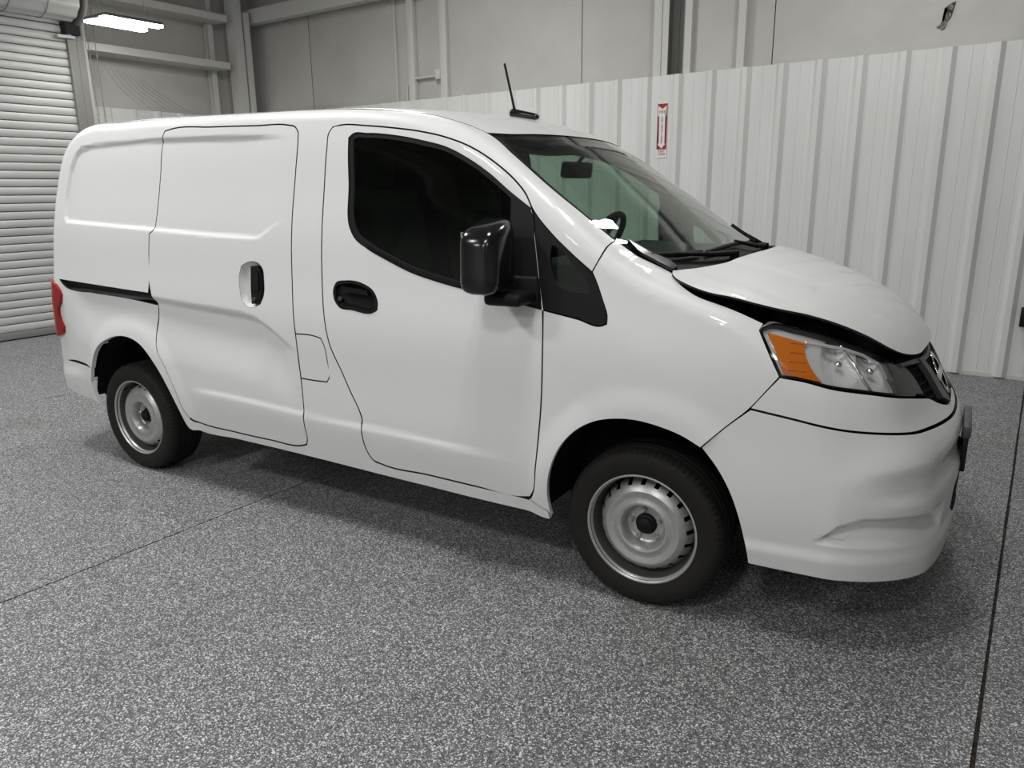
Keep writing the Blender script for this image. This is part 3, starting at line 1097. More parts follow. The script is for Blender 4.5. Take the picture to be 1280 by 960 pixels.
# opening: sliding door with fuel flap and slide rail slot as bays of it
sd_hole = np.concatenate([s3(sd_top[:14]), s3([(-1.607, .884)]), s3(fuel), s3([(-1.596, .684)]), s3(sd_top[16:]), s3(sd_bot), s3(TRACK_B[1:]), s3(TRACK_T), s3(sd_left[1:])])
body, body_far = panel('body_side', CYLX, [side_loop, sd_hole], van, PW, h=.012, thick=.022, gap=.0025)
rail, _ = panel('slide_rail', SIDE, [TRACK_T + TRACK_B], van, [M['trim'], M['inner']], off=.022, h=.03, gap=-.004)
rail_bar, _ = panel('rail_bar', SIDE, [[(-3.40, .986), (-2.62, .974), (-2.62, .962), (-3.38, .974)]], rail, [M['greytrim'], M['inner']], off=.008, h=.03, thick=.012, mirror=False)
flap, _ = panel('fuel_flap', SIDE, [[(-1.607, .884)] + fuel + [(-1.596, .684)]], van, PW, h=.02)

sdoor, sdoor2 = panel('sliding_door', SIDE, [SD, [(-1.916, 1.178), (-1.879, 1.185), (-1.838, 1.178), (-1.812, 1.154), (-1.804, 1.108), (-1.806, 1.037), (-1.826, 1.001), (-1.862, .986), (-1.910, .988), (-1.942, 1.015), (-1.958, 1.065), (-1.962, 1.120), (-1.948, 1.163)]],
                      van, PW, h=.013, thick=.03, gap=.0035)


# recessed cup of the sliding door handle and its black grip
def cup(name, loop, depth, parent, m, parent2, shrink=.75):
    L = smooth_loop(loop)
    for par, mir in ((parent, 1), (parent2, -1)):
        bm = bmesh.new()
        c = L.mean(0)
        rings = []
        for s_, dd in ((1.02, 0.002), (.97, .35), (.88, .75), (shrink, 1.0), (.3, 1.02)):
            q = c + (L - c) * s_
            X, N_ = march(SIDE, q, F_side, dd * depth)
            rings.append([bm.verts.new((p[0], p[1] * mir, p[2])) for p in X])
        n = len(L)
        for a, b in zip(rings, rings[1:]):
            for k in range(n):
                bm.faces.new((a[k], a[(k + 1) % n], b[(k + 1) % n], b[k]))
        bm.faces.new(rings[-1])
        obj(name, bm, m, par, smooth=True)


SH = [(-1.916, 1.178), (-1.879, 1.185), (-1.838, 1.178), (-1.812, 1.154), (-1.804, 1.108), (-1.806, 1.037), (-1.826, 1.001), (-1.862, .986), (-1.910, .988), (-1.942, 1.015), (-1.958, 1.065), (-1.962, 1.120), (-1.948, 1.163)]
cup('handle_cup', SH, .04, sdoor, M['paint'], sdoor2)
panel('door_handle', SIDE, [[(-1.896, 1.168), (-1.853, 1.172), (-1.830, 1.150), (-1.820, 1.060), (-1.836, .998), (-1.886, .994), (-1.893, 1.05)]], sdoor, [M['trim'], M['trim']], off=.004, h=.02, thick=.03, parent2=sdoor2, label='black vertical grip handle of the sliding door')
panel('grip_pad', SIDE, [[(-1.872, 1.143), (-1.836, 1.143), (-1.832, 1.06), (-1.872, 1.055)]], sdoor, [M['gloss'], M['gloss']], off=-.003, h=.02, thick=.01, parent2=sdoor2)
for par, s_ in ((sdoor, -1), (sdoor2, 1)):
    tube('lock_barrel', [(-1.862, s_ * .85, 1.02), (-1.862, s_ * .861, 1.02)], .009, M['greytrim'], par, n=14)

fdoor, fdoor2 = panel('front_door', SIDE, [FD, WIN,
                      [(-1.379, 1.100), (-1.366, 1.118), (-1.326, 1.126), (-1.217, 1.117), (-1.169, 1.093), (-1.144, 1.050), (-1.145, 1.020), (-1.161, 1.011), (-1.278, 1.013), (-1.349, 1.021), (-1.374, 1.046)]],
                      van, PW, h=.018, thick=.03, corner=45, gap=.0035)
# window: black frame, sail panel in front of the glass, dark tinted pane
GL = [(-1.320, 1.692), (-1.308, 1.700), (-1.245, 1.700), (-1.082, 1.683), (-.951, 1.658), (-.849, 1.633), (-.752, 1.590), (-.657, 1.536), (-.545, 1.460), (-.528, 1.236), (-.520, 1.118),
      (-.572, 1.122), (-.688, 1.141), (-.859, 1.172), (-.975, 1.199), (-1.090, 1.240), (-1.196, 1.283), (-1.255, 1.318), (-1.276, 1.345), (-1.303, 1.524), (-1.315, 1.628)]
wf, wf2 = panel('window_frame', SIDE, [WIN, GL], fdoor, [M['trim'], M['inner']], off=.004, h=.03, gap=-.001, parent2=fdoor2, thick=.015)
panel('window_glass', SIDE, [GL], fdoor, [M['sideglass']], off=.009, h=.06, gap=-.006, thick=.004, parent2=fdoor2, label='dark looking pane of the front door')
panel('mirror_sail', SIDE, [[(-.541, 1.476), (-.472, 1.431), (-.4545, 1.412), (-.431, 1.313), (-.4065, 1.185), (-.390, 1.085), (-.3905, 1.074), (-.459, 1.086), (-.515, 1.098), (-.522, 1.118), (-.530, 1.236)]], fdoor, [M['trim']], off=-.0015, h=.025, gap=0, thick=.006, parent2=fdoor2)
panel('belt_molding', SIDE, [[(-1.206, 1.268), (-1.095, 1.224), (-.975, 1.182), (-.859, 1.155), (-.688, 1.125), (-.60, 1.110), (-.60, 1.118), (-.688, 1.133), (-.859, 1.163), (-.975, 1.190), (-1.095, 1.232), (-1.203, 1.276)]], fdoor, [M['gloss']], off=-.004, h=.03, thick=.01, gap=0, parent2=fdoor2)
FH = [(-1.379, 1.100), (-1.366, 1.118), (-1.326, 1.126), (-1.217, 1.117), (-1.169, 1.093), (-1.144, 1.050), (-1.145, 1.020), (-1.161, 1.011), (-1.278, 1.013), (-1.349, 1.021), (-1.374, 1.046)]
cup('handle_cup', FH, .035, fdoor, M['trim'], fdoor2, .7)
panel('door_handle', SIDE, [[(-1.345, 1.108), (-1.200, 1.098), (-1.192, 1.072), (-1.345, 1.080)]], fdoor, [M['gloss']], off=.002, h=.02, thick=.014, parent2=fdoor2, label='black flap handle of the front door')
panel('handle_rim', SIDE, [FH, (np.array(FH) - np.mean(FH, 0)) * [.93, .86] + np.mean(FH, 0)], fdoor, [M['trim']], off=-.003, h=.02, thick=.008, gap=0, parent2=fdoor2)
for par, s_ in ((fdoor, -1), (fdoor2, 1)):
    tube('lock_barrel', [(-1.352, s_ * .835, 1.052), (-1.352, s_ * .846, 1.052)], .010, M['greytrim'], par, n=14)

# --- front fender, quarter window
fen_loop = np.concatenate([
    s3([(-.200, 1.212)]), s3([(-.175, 1.262)]), t3([(-.16, -.722), (-.069, -.713), (-.02, -.700), (.036, -.694), (.097, -.762), (.151, -.789), (.239, -.787), (.300, -.785), (.372, -.778)]),
    s3([(.366, 1.052), (.391, 1.011), (.443, .918), (.404, .864), (.363, .809), (.29, .735)]), s3(FARCH[::-1]),
    s3([(-.36, .308), (-.405, .322), (-.437, .334)]), s3(fd_right[::-1][2:]), s3([(-.381, 1.071), (-.247, 1.050), (-.146, 1.035), (-.134, 1.041), (-.133, 1.057), (-.158, 1.126), (-.181, 1.178)])])
panel('front_fender', CYLF, [fen_loop], van, PW, h=.024, thick=.018)
qw, qw2 = panel('quarter_window', SIDE, [TRI, TRIG], van, [M['trim'], M['inner']], off=.001, h=.03, thick=.015, label='black triangular trim with a small pane behind the front fender')
panel('quarter_glass', SIDE, [TRIG], qw, [M['sideglass']], off=.003, h=.04, gap=-.003, thick=.004, parent2=qw2)

# --- roof, windshield, cowl, hood
roof_half = [(-3.46, 0)] + [(-3.455, -.2), (-3.44, -.42), (-3.42, -.58)] + DITCH + [(-.690, -.55), (-.660, -.40), (-.635, -.22), (-.622, 0)]
roof, _ = panel('roof', TOP, [sym(roof_half)], van, PW, F=SK.F, mirror=False, h=.04, gap=.003)
ws_half = [(-.618, 0), (-.631, -.22), (-.656, -.40), (-.686, -.55), (-.722, -.645), (-.586, -.683), (-.431, -.708), (-.263, -.717), (-.16, -.717), (-.072, -.706), (-.04, -.625), (.012, -.491), (.040, -.37), (.060, -.2), (.066, 0)]
ws, _ = panel('windshield', TOP, [sym(ws_half)], van, [M['glass']], F=SK.F, mirror=False, h=.035, gap=.002, off=.002, thick=.005)
fr_in = [(-.606, 0), (-.619, -.22), (-.640, -.40), (-.664, -.53), (-.690, -.612), (-.575, -.655), (-.431, -.684), (-.263, -.697), (-.16, -.697), (-.105, -.690), (-.070, -.615), (-.018, -.485), (.012, -.37), (.030, -.2), (.036, 0)]
panel('windshield_border', TOP, [sym(ws_half), sym(fr_in)], ws, [M['seal']], F=SK.F, mirror=False, h=.03, off=.009, gap=.002, thick=.003, label='black printed edge of the windshield')
sb = [(-.606, 0), (-.619, -.22), (-.640, -.40), (-.664, -.53), (-.685, -.60), (-.60, -.64), (-.545, -.50), (-.515, -.3), (-.50, 0)]
panel('shade_band', TOP, [sym(sb)], ws, [glass('shade_band_tint', (.22, .24, .235), .0)], F=SK.F, mirror=False, h=.04, off=.010, gap=.001, thick=.002)
cowl_half = [(.062, 0), (.056, -.2), (.036, -.37), (.008, -.491), (-.044, -.625), (-.074, -.706), (-.030, -.703), (.030, -.690), (.060, -.64), (.098, -.575), (.155, -.415), (.188, -.2), (.198, 0)]
cowl, _ = panel('cowl', TOP, [sym(cowl_half)], van, [M['seal'], M['inner']], F=SK.F, mirror=False, h=.03, off=.012)
HN = [(.042, -.712), (.111, -.781), (.197, -.804), (.281, -.795), (.394, -.750), (.50, -.675), (.589, -.612), (.651, -.570), (.711, -.520), (.750, -.460), (.775, -.395), (.800, -.295), (.815, -.185), (.822, 0)]
hood_half = [(.205, 0), (.192, -.2), (.160, -.415), (.100, -.580), (.036, -.688)] + HN
hood, _ = panel('hood', TOP, [sym(hood_half)], van, PW, F=F_hood, mirror=False, h=.022, gap=.002, thick=.008)

for s_ in (-1, 1):
    panel('cowl_end', TOP, [[(-.125, s_ * .690), (-.08, s_ * .675), (.010, s_ * .640), (.045, s_ * .655), (.040, s_ * .690), (-.02, s_ * .700), (-.09, s_ * .705)]], cowl, [M['gloss']], F=SK.F, off=-.014, mirror=False, h=.02, gap=0, thick=.02)
# --- wipers
for arm, bl in (([(.125, -.22), (.085, -.38), (.010, -.56)], [(-.050, -.675), (.010, -.54), (.048, -.40)]),
                ([(.115, .34), (.125, .14), (.075, -.03)], [(.060, -.37), (.076, -.20), (.080, .02)])):
    a = on_skin(TOP, arm, SK.F, -.014)
    b = on_skin(TOP, bl, SK.F, -.008)
    w_ = tube('wiper', [tuple(p) for p in a], [.012, .010, .006], M['seal'], van, n=8)
    tube('wiper_blade', [tuple(p) for p in b], [.007, .010, .007], M['seal'], w_, n=8)
    tube('wiper_pivot', [tuple(a[0] - [0, 0, .035]), tuple(a[0] + [0, 0, .008])], .018, M['trim'], w_, n=14)

# --- tail: back door, rear bumper, lamps
rx = s3(REARX)
bd_half = [(0, 1.842)] + [(-.2, 1.840), (-.42, 1.832), (-.58, 1.815), (-.62, 1.80)] + [(p[1] + .006, p[2]) for p in rx[::-1]] + [(-.5, .575), (0, .575)]
bdl = [(y, z) for y, z in bd_half] + [(-y, z) for y, z in bd_half[::-1] if abs(y) > 1e-6]
bd, _ = panel('back_door', REAR, [bdl], van, PW, F=SK.F, mirror=False, h=.04, gap=.003)
for s_ in (-1, 1):
    q = [(s_ * .06, 1.66), (s_ * .05, 1.20), (s_ * .60, 1.20), (s_ * .63, 1.30), (s_ * .58, 1.62), (s_ * .54, 1.66)]
    panel('rear_window', REAR, [q], bd, [M['gloss']], F=SK.F, mirror=False, h=.05, off=-.001, gap=.002, thick=.006)
rbh = [(-.815, .56), (-.79, .566), (-.6, .572), (-.3, .575), (0, .575), (0, .33), (-.4, .335), (-.70, .352), (-.80, .342)]
a0 = BACK.par(s3([(-3.242, .547), (-3.45, .561), (-3.62, .566), (-3.246, .338), (-3.272, .462), (-3.40, .355), (-3.5, .372), (-3.57, .40)]))
rbl = [tuple(a0[0]), tuple(a0[1]), tuple(a0[2]), (-.3, .573), (0, .573)]
low = [(0, .36), (-.3, .36), (-.62, .372), tuple(a0[7]), tuple(a0[6]), tuple(a0[5]), tuple(a0[3]), tuple(a0[4])]
rb_half = low + rbl
rb_loop = rb_half + [(-p[0], p[1]) for p in rb_half[::-1] if abs(p[0]) > 1e-6]
panel('rear_bumper', BACK, [rb_loop], van, PW, F=lambda x, y, z: SK.F(x, y, z) + side_features(x, z) * sstep(.6, .75, np.abs(y)) - .010 * (1 - sstep(.47, .54, z)) * sstep(-3.3, -3.45, x), mirror=False, h=.03, gap=.002, corner=30)
TL = s3([(-3.53, 1.010), (-3.50, .998), (-3.470, .975), (-3.452, .945), (-3.462, .905), (-3.492, .865), (-3.490, .795), (-3.470, .762), (-3.478, .728), (-3.52, .708), (-3.58, .700)])
tp = BACK.par(TL)
tl_loop = [tuple(p) for p in tp] + [(tp[-1][0] + .10, .712), (tp[-1][0] + .125, .75), (tp[-1][0] + .115, .80), (tp[-1][0] + .11, .89), (tp[-1][0] + .125, .94), (tp[-1][0] + .11, .99), (tp[-1][0] + .07, 1.012)]
panel('tail_lamp', BACK, [tl_loop], van, [M['red']], F=SK.F, off=-.016, h=.015, thick=.02, gap=0, label='red tail lamp')

# --- front bumper: upper and lower cover
bs = FRONT.par(s3([(.215, .655), (.29, .735), (.363, .806)]))
BSEAM = [(bs[2][0], .803), (-.875, .783), (-.745, .754), (-.640, .739), (-.50, .722), (-.33, .704), (-.15, .690), (0, .688)]
ba = FRONT.par(s3(BARCH))
low_half = [(0, .172 + .03), (-.15, .205), (-.32, .218), (-.48, .236), (-.66, .247), (-.80, .252)] + [tuple(p) for p in ba[::-1]] + [tuple(bs[1])] + BSEAM
fb, _ = panel('front_bumper', FRONT, [symc(low_half)], van, PW, F=F_bumper, mirror=False, h=.012, gap=.0015, corner=30, thick=.02)
bu = FRONT.par(s3([(.443, .915), (.404, .864)]))
up_half = [(0, .693), (-.15, .695), (-.33, .709), (-.50, .727), (-.640, .744), (-.745, .759), (-.875, .788), (bs[2][0], .808), tuple(bu[1]), tuple(bu[0]), (-.865, .906), (-.79, .883), (-.665, .857), (-.555, .832), (-.44, .806), (-.32, .778), (-.235, .745), (-.15, .722), (0, .716)]
panel('bumper_cover', FRONT, [symc(up_half)], van, PW, F=lambda x, y, z: SK.F(x, y, z) + .003 * (1 - sstep(.4, .8, np.abs(y))), mirror=False, h=.02, gap=.001, corner=30)
# centre intake and fog lamp blanks
panel('lower_grille', FRONT, [symc([(0, .33), (-.17, .335), (-.20, .36), (-.20, .43), (-.17, .445), (0, .45)])], fb, [M['liner']], F=F_bumper, off=-.001, mirror=False, h=.03, gap=0, thick=.004)
for k in range(3):
    z = .365 + .032 * k
    panel('grille_bar', FRONT, [symc([(0, z), (-.18, z), (-.18, z + .010), (0, z + .010)])], fb, [M['trim']], F=F_bumper, off=-.004, mirror=False, h=.05, gap=0, thick=.006)
panel('fog_lamp_blank', FRONT, [[(-.765, .395), (-.735, .44), (-.70, .462), (-.665, .460), (-.690, .425), (-.73, .392)]], fb, PW, F=F_bumper, off=-.003, h=.015, gap=0, thick=.006, parent2=fb)
# number plate bracket
pb = box('plate_bracket', (.966, -.155, .475), (.984, .155, .600), M['trim'], van, bevel=.004, label='black empty number plate bracket')
box('bracket_ledge', (.962, -.155, .600), (.989, .155, .648), M['greytrim'], pb, bevel=.006)

# --- head lamps
HLB = [(.443, .916), (.471, .910), (.587, .885), (.681, .858)]
hl = FRONT.par(np.concatenate([s3([(.369, 1.062), (.366, 1.050), (.391, 1.011), (.443, .916)])]))
hl_low = [(-.866, .909), (-.79, .887), (-.665, .861), (-.555, .836), (-.44, .811)]
tpz = FRONT.par(on_skin(TOP, [(.705, -.510), (.663, -.555), (.604, -.606), (.525, -.662), (.455, -.712), (.392, -.756)]))
hl_loop = [tuple(p) for p in hl] + hl_low + [(-.452, .862), (-.470, .895)] + [tuple(p) for p in tpz]
HB = np.array(hl_loop)
lens_r = FRONT.par(np.array([(.704, -.515, .944), (.735, -.525, .908), (.765, -.582, .846)]))


def shrink_loop(L, g):
    return inset(smooth_loop(L), g)


lamp_in = shrink_loop(HB, .009)
# visible clear part ends before the black inboard wedge
lampc = lamp_in[(lamp_in[:, 0] < np.interp(lamp_in[:, 1], [.83, .846, .908, .944, .96], [lens_r[2][0] + .01, lens_r[2][0], lens_r[1][0], lens_r[0][0], lens_r[0][0]]))]
hd, hd2 = panel('headlight', FRONT, [smooth_loop(HB), lampc], van, [M['gloss']], F=SK.F, off=.002, h=.02, gap=.002, raw=True, thick=.03, label='clear headlight with amber turn signal in black surround')
panel('headlight_lens', FRONT, [lampc], hd, [M['clear']], F=SK.F, off=.003, h=.02, gap=-.002, raw=True, thick=.004, parent2=hd2)
M['lampgrey'] = mat('lamp_reflector', (0.92, 0.92, 0.91), 0.16, metal=0.45)


def F_lamp(x, y, z):
    """back of the lamp: two fluted bowls pressed into the bed"""
    s = -np.arctan2(np.abs(y), x) * .85
    d = .022
    for cs, cz_, r, dep in ((-.735, .942, .062, .035), (-.625, .912, .052, .03)):
        a = np.arctan2(z - cz_, s - cs)
        q = np.sqrt((s - cs)**2 + (z - cz_)**2) / r
        d = d + dep * np.maximum(0, 1 - q * q) + .0016 * np.cos(26 * a) * sstep(.15, .4, q) * (1 - sstep(.9, 1.05, q))
    return SK.F(x, y, z) + d


panel('reflector_bed', FRONT, [lampc], hd, [M['lampgrey']], F=F_lamp, h=.006, gap=-.004, raw=True, thick=.004, parent2=hd2)
amb = FRONT.par(np.array([(.393, -.794, 1.044), (.506, -.740, 1.009), (.498, -.760, 1.001), (.511, -.779, .970), (.533, -.788, .935), (.562, -.788, .902), (.504, -.817, .916), (.454, -.832, .927), (.427, -.821, .986)]))
panel('turn_signal', FRONT, [amb], hd, [M['amber']], F=SK.F, off=.010, h=.015, gap=0, thick=.012, parent2=hd2, label='amber turn signal lens')
for k in range(4):
    zz = .94 + .025 * k
    q = np.array([(-.900 + .006 * k, zz), (-.850 + .003 * k, zz - .006)])
    for mir, par in ((1, hd), (-1, hd2)):
        X = on_skin(FRONT, q, SK.F, .0085)
        tube('signal_rib', [(p[0], p[1] * mir, p[2]) for p in X], .0022, M['amber'], par, n=6)


for mir, par in ((1, hd), (-1, hd2)):
    for cs, cz_, o_ in ((-.735, .942, .030), (-.625, .912, .026)):
        X = on_skin(FRONT, [(cs, cz_)], SK.F, o_)[0]
        bm = bmesh.new()
        bmesh.ops.create_uvsphere(bm, u_segments=16, v_segments=10, radius=.012)
        o = obj('bulb', bm, M['chrome'], par, smooth=True)
        o.location = (X[0], X[1] * mir, X[2])
    X = on_skin(FRONT, [(-.700, .992), (-.690, .95), (-.675, .90), (-.655, .862)], SK.F, .014)
    tube('lamp_divider', [(p[0], p[1] * mir, p[2]) for p in X], .004, M['chrome'], par, n=8)
    X = on_skin(FRONT, [(-.83, 1.012), (-.76, .998), (-.70, .985), (-.63, .960), (-.575, .930)], SK.F, .012)
    tube('lamp_brow', [(p[0], p[1] * mir, p[2]) for p in X], .005, M['lampgrey'], par, n=8)

# --- grille between the lamps
gr_half = [(0, .716), (-.15, .727), (-.235, .750), (-.32, .783), (-.436, .812), (-.448, .862), (-.466, .897), (-.50, .918), (-.42, .915), (-.33, .905), (-.2, .893), (0, .886)]
gr, _ = panel('grille', FRONT, [symc(gr_half)], van, [M['liner']], F=SK.F, off=.02, mirror=False, h=.03, gap=.001, thick=.01)
for s_ in (-1, 1):
    panel('grille_bar', FRONT, [[(s_ * .455, .820), (s_ * .475, .895), (s_ * .50, .915), (s_ * .44, .908), (s_ * .405, .885), (s_ * .36, .80), (s_ * .40, .812)]], gr, [M['greytrim']], F=SK.F, off=.004, mirror=False, h=.02, gap=0, thick=.012)
    panel('grille_bar', FRONT, [[(s_ * .20, .892), (s_ * .255, .898), (s_ * .18, .755), (s_ * .10, .725), (s_ * .09, .745)]], gr, [M['greytrim']], F=SK.F, off=-.006, mirror=False, h=.02, gap=0, thick=.02)
panel('grille_bar', FRONT, [symc([(0, .873), (-.2, .880), (-.33, .893), (-.45, .905), (-.46, .915), (-.33, .905), (-.2, .893), (0, .886)])], gr, [M['greytrim']], F=SK.F, off=-.002, mirror=False, h=.03, gap=0, thick=.016)
for k in range(5):
    z = .755 + .025 * k
    for s_ in (-1, 1):
        X = on_skin(FRONT, [(s_ * .22, z + .01), (s_ * .36, z + .02)], SK.F, .014)
        tube('grille_slat', [tuple(p) for p in X], .004, M['liner'], gr, n=6)
em = bmesh.new()
prof = [(.062, 0), (.066, .008), (.074, .010), (.082, .006), (.084, 0)]
lathe_y(em, prof + [(.062, 0)], 40)
e = obj('emblem_ring', em, M['chrome'], gr, smooth=True)
X = on_skin(FRONT, [(0, .805)], SK.F, -.004)[0]
e.location = X
e.rotation_euler = (math.radians(-28), 0, PI / 2)
e2 = box('emblem_bar', (-.098, -.002, -.014), (.098, .012, .014), M['chrome'], gr, bevel=.004)
e2.location = X
e2.rotation_euler = (math.radians(-28), 0, PI / 2)

# --- engine bay, pan, wheel liners
box('engine_block', (.22, -.56, .30), (.74, .56, .88), M['engine'], van)
bm = bmesh.new()
add_box(bm, (-3.66, -.55, .27), (.86, .55, .33))
add_box(bm, (-2.42, -.79, .285), (-.40, .79, .33))
obj('floor_pan', bm, M['engine'], van)
for cx, rx_, rz_ in ((.012, .395, .455), (-2.866, .425, .485)):
    for s_ in (-1, 1):
        bm = bmesh.new()
        R_ = []
        for y in (.815, .52):
            R_.append([bm.verts.new((cx + rx_ * math.cos(a), s_ * y, .30 + rz_ * math.sin(a))) for a in np.linspace(.02, PI - (.16 if cx < -1 else .02), 26)])
        for k in range(25):
            bm.faces.new((R_[0][k], R_[0][k + 1], R_[1][k + 1], R_[1][k]))
        bm.faces.new(R_[1])
        obj('wheel_liner', bm, M['liner'], van)
box('muffler', (-3.48, -.60, .30), (-3.28, -.25, .46), M['greytrim'], van, bevel=.05, seg=4)
tube('axle', [(-2.925, -.70, .295), (-2.925, .70, .295)], .045, M['engine'], van)
tube('axle', [(0, -.70, .295), (0, .70, .295)], .035, M['engine'], van)

# --- cabin
box('cabin_floor', (-1.62, -.76, .50), (-.46, .76, .56), M['dash'], van)
box('bulkhead', (-1.66, -.70, .56), (-1.63, .70, 1.76), M['inner'], van)
bm = bmesh.new()
rbox(bm, (.62, 1.36, .40), .07, 4, lambda c: Vector((c.x + (.0 if c.z < 0 else .02), c.y, c.z + .09 * math.exp(-((c.y - .34) / .2) ** 2) * (c.z > 0) * (c.x < .0))))
d_ = obj('dashboard', bm, M['dash'], van, smooth=True)
d_.location = (-.34, 0, 1.015)
panel('headliner', TOP, [sym([(-1.62, 0), (-1.62, -.60), (-1.1, -.62), (-.74, -.57), (-.69, -.40), (-.665, -.22), (-.655, 0)])], van, [M['cabin']], F=SK.F, off=.035, mirror=False, h=.06, gap=0, thick=.006)
for s_ in (-1, 1):
    box('door_trim', (-1.40, min(s_ * .80, s_ * .77), .60), (-.42, max(s_ * .80, s_ * .77), 1.08), M['dash'], van, bevel=.01)
    st = empty('seat_pivot') if False else None
    bm = bmesh.new()
    rbox(bm, (.50, .48, .14), .05, 3)
    q = obj('front_seat', bm, M['seat'], van, smooth=True)
    q.location = (-1.14, s_ * .37, .86)
    bm = bmesh.new()
    rbox(bm, (.14, .46, .62), .05, 3, lambda c: Vector((c.x - .16 * (c.z + .3), c.y * (1 - .12 * (c.z + .3)), c.z)))
    w_ = obj('seat_back', bm, M['seat'], q, smooth=True)
    w_.location = (-.25, 0, .34)
    bm = bmesh.new()
    rbox(bm, (.10, .26, .18), .04, 3)
    w_ = obj('headrest', bm, M['seat'], q, smooth=True)
    w_.location = (-.40, 0, .72)
    # belt pillar trim
    box('pillar_trim', (-1.60, min(s_ * .70, s_ * .66), 1.10), (-1.48, max(s_ * .70, s_ * .66), 1.72), M['cabin'], van, bevel=.012)
bm = bmesh.new()
ring = [(.185 * math.cos(a), .185 * math.sin(a), 0) for a in np.linspace(0, 2 * PI, 41)]
add_tube(bm, ring, .016, 10, caps=False)
add_tube(bm, [(-.18, 0, 0), (.18, 0, 0)], .014, 8)
add_tube(bm, [(0, -.18, 0), (0, 0, 0)], .014, 8)
bmesh.ops.create_uvsphere(bm, u_segments=16, v_segments=8, radius=.06, matrix=Matrix.Diagonal((1, 1, .5, 1)))
swh = obj('steering_wheel', bm, M['trim'], van, smooth=True)
swh.matrix_local = Matrix.Translation((-.70, .36, 1.21)) @ Matrix.Rotation(math.radians(-58), 4, 'Y') @ Matrix.Rotation(PI / 2, 4, 'Z')
bm = bmesh.new()
rbox(bm, (.03, .24, .072), .014, 3)
rv = obj('rearview_mirror', bm, M['trim'], van, smooth=True)
rv.location = (-.66, 0.0, 1.572)
rv.rotation_euler = (0, math.radians(8), math.radians(-6))
tube('mirror_stem', [(.0, 0, .03), (.03, 0, .07), (.045, 0, .105)], .009, M['trim'], rv, n=8)
for s_ in (-1, 1):
    bm = bmesh.new()
    rbox(bm, (.16, .34, .015), .006, 2)
    o = obj('sun_visor', bm, M['cabin'], van, smooth=True)
    o.location = (-.82, s_ * .32, 1.695)
    o.rotation_euler = (0, math.radians(14), 0)

# --- door mirrors
for s_ in (-1, 1):
    bm = bmesh.new()

    def shape(c):
        # face towards the rear; outer side leans, top edge rounds off to the inside
        k = (c.z + .122) / .245
        y = c.y * (1 - .10 * k) + .012 * k
        x = c.x * (1.0 - .15 * (abs(c.y) / .1) ** 2 * (c.x > 0)) - .012 * k
        z = c.z - .018 * (c.y < 0) * (abs(c.y) / .09) * (c.z > 0) + .012 * (c.y / .09)
        return Vector((x, y, z))
    rbox(bm, (.150, .210, .236), .046, 5, shape)
    if s_ > 0:
        for v in bm.verts:
            v.co.y *= -1
    mr = obj('door_mirror', bm, M['gloss'], van, smooth=True, label='gloss black door mirror')
    mr.location = (-.515, s_ * .99, 1.268)
    mr.rotation_euler = (0, 0, s_ * math.radians(-4))
    bm = bmesh.new()
    rbox(bm, (.006, .13, .165), .002, 1)
    o = obj('mirror_glass', bm, M['chrome'], mr)
    o.location = (-.0715, 0, 0)
    bm = bmesh.new()
    rbox(bm, (.15, .16, .045), .018, 3, lambda c: Vector((c.x * (1 + .5 * c.y), c.y, c.z + .0)))
    if s_ > 0:
        for v in bm.verts:
            v.co.y *= -1
    o = obj('mirror_arm', bm, M['trim'], mr, smooth=True)
    o.location = (.045, -s_ * .075, -.150)
    bm = bmesh.new()
    rbox(bm, (.17, .025, .10), .01, 2, lambda c: Vector((c.x * (1 - 2.2 * max(c.z, 0)), c.y, c.z)))
    o = obj('mirror_base', bm, M['trim'], mr, smooth=True)
    o.location = (.05, -s_ * .132, -.128)

# --- aerial
bm = bmesh.new()
rbox(bm, (.15, .05, .04), .016, 3, lambda c: Vector((c.x, c.y * (1 - .35 * (c.x > 0)), c.z * (1 - .4 * max(0, c.x / .075)) - .006 * max(0, c.x / .075))))
an = obj('antenna', bm, M['gloss'], van, smooth=True)
X = on_skin(TOP, [(-.93, 0)], SK.F)[0]
an.location = (X[0], 0, X[2] + .017)
an.rotation_euler = (0, math.radians(8), 0)
tube('antenna_mast', [(-.052, 0, .004), (-.062, 0, .03), (-.135, 0, .21)], [.009, .006, .0055], M['trim'], an, n=8)

# --- wheels
TR, RIMR = .301, .208
tprof = [(.200, .088), (.206, .098), (.215, .100), (.228, .104), (.246, .107), (.262, .1065), (.276, .103), (.285, .098), (.2915, .091), (.2945, .085),
         (.2985, .077), (.2998, .066), (.3002, .0535), (.293, .053), (.293, .045), (.3008, .0445), (.301, .0265), (.293, .026), (.293, .017), (.301, .0165), (.301, 0)]
tprof = tprof + [(r, -y) for r, y in tprof[::-1][1:]] + [(.200, .088)]
NT = 240


def tire_r(j, k, r):
    if .285 <= r <= .2999 and k % 3 == 0:
        return r - .0045
    return r


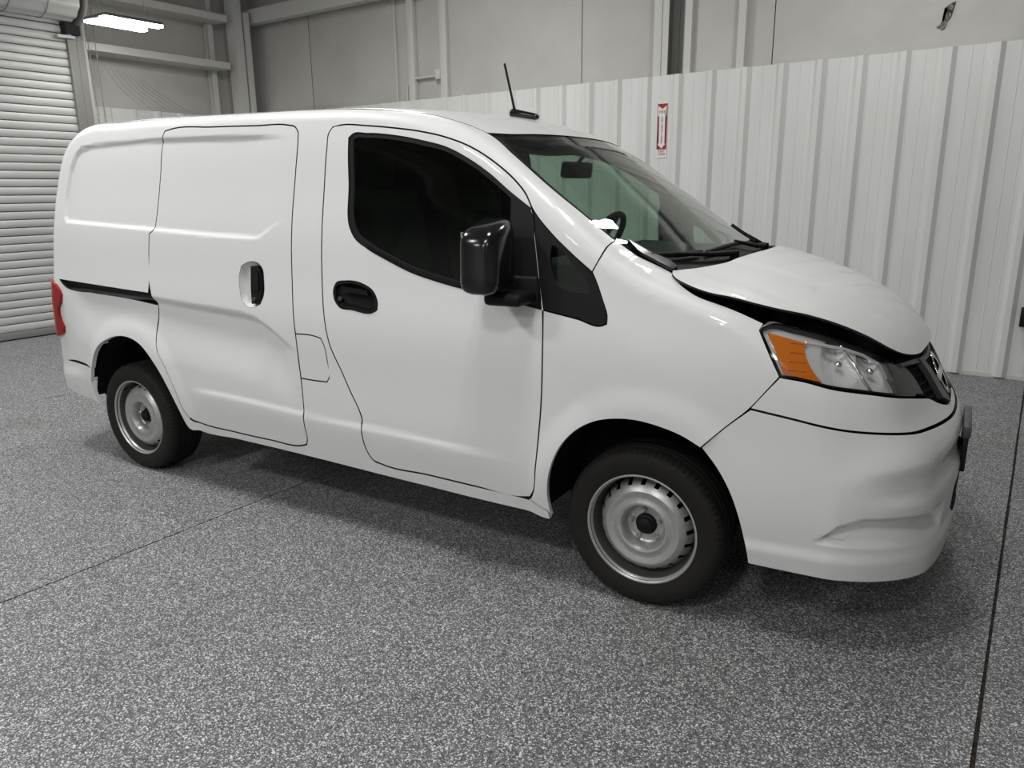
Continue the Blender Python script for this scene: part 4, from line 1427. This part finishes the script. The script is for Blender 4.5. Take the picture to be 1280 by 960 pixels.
def make_wheel(loc, s_, lbl):
    bm = bmesh.new()
    lathe_y(bm, tprof, NT, tire_r)
    for v in bm.verts:
        v.co.y *= 1
        if v.co.z < -.2935:
            v.co.z = -.2935
    tr_ = obj('tire', bm, M['tire'], van, smooth=True, angle=.55, label=lbl)
    tr_.location = loc
    if s_ > 0:
        tr_.rotation_euler = (0, 0, PI)
    # local outward direction is -y
    bm = bmesh.new()
    rp = [(.199, .094), (.204, .100), (.2085, .099), (.2085, .094), (.2045, .0925), (.2005, .088), (.1975, .083), (.1955, .077)]
    lathe_y(bm, [(r, -y) for r, y in rp], 96)
    obj('wheel_rim', bm, M['steel'], tr_, smooth=True, angle=.8)
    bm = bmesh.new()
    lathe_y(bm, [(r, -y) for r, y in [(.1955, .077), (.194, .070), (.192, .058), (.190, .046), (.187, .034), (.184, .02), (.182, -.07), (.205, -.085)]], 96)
    obj('rim_barrel', bm, M['steelshade'], tr_, smooth=True, angle=.8, label='rim barrel with its shade put into the colour')
    # disc with notched edge
    bm = bmesh.new()
    dp = [(.179, .032), (.174, .044), (.168, .056), (.160, .066), (.150, .0745), (.139, .0815), (.130, .0805), (.120, .0755), (.111, .0745), (.102, .079), (.094, .0815), (.086, .079), (.079, .068), (.075, .052), (.072, .038), (.066, .0335), (.034, .033), (.034, .0)]
    ND = 120

    def notch(j, k, r):
        return r
    rings = []
    for j, (r, y) in enumerate(dp):
        rings.append([bm.verts.new((r * math.cos(2 * PI * k / ND), -y, r * math.sin(2 * PI * k / ND))) for k in range(ND)])
    for j, (a, b) in enumerate(zip(rings, rings[1:])):
        for k in range(ND):
            if j in (0, 1, 2) and k % 6 in (0, 1):
                continue
            bm.faces.new((a[k], a[(k + 1) % ND], b[(k + 1) % ND], b[k]))
    bmesh.ops.recalc_face_normals(bm, faces=bm.faces[:])
    bmesh.ops.solidify(bm, geom=bm.faces[:], thickness=.004)
    obj('wheel_disc', bm, M['steel'], tr_, smooth=True, angle=.6)
    bm = bmesh.new()
    lathe_y(bm, [(.174, -.02), (.1, -.01), (.02, -.005)], 40)
    obj('brake_drum', bm, M['engine'], tr_)
    bm = bmesh.new()
    hp = [(.040, -.030), (.040, -.040), (.036, -.046), (.030, -.050), (.029, -.062), (.020, -.068), (.001, -.069)]
    lathe_y(bm, hp, 28)
    obj('hub_cap', bm, M['trim'], tr_, smooth=True, angle=.7)
    for k in range(5):
        a = 2 * PI * k / 5 + .45
        bm = bmesh.new()
        c_ = (.0565 * math.cos(a), .0565 * math.sin(a))
        rings = []
        for y, r in ((-.032, .0105), (-.048, .0105), (-.052, .007), (-.058, .0055)):
            rings.append([bm.verts.new((c_[0] + r * math.cos(PI / 3 * q_), y, c_[1] + r * math.sin(PI / 3 * q_))) for q_ in range(6)])
        for a_, b_2 in zip(rings, rings[1:]):
            for q_ in range(6):
                bm.faces.new((a_[q_], a_[(q_ + 1) % 6], b_2[(q_ + 1) % 6], b_2[q_]))
        bm.faces.new(rings[-1])
        obj('lug_nut', bm, M['steel'], tr_)
    tube('valve_stem', [(.185 * math.cos(2.2), -.07, .185 * math.sin(2.2)), (.178 * math.cos(2.2), -.098, .178 * math.sin(2.2))], .004, M['liner'], tr_, n=8)


YC = .719
make_wheel((0, -YC, .295), -1, None)
make_wheel((0, YC, .295), 1, None)
make_wheel((-2.925, -YC, .295), -1, None)
make_wheel((-2.925, YC, .295), 1, None)
for o in bpy.data.objects:
    if 'label' in o.keys() and o['label'] is None:
        del o['label']
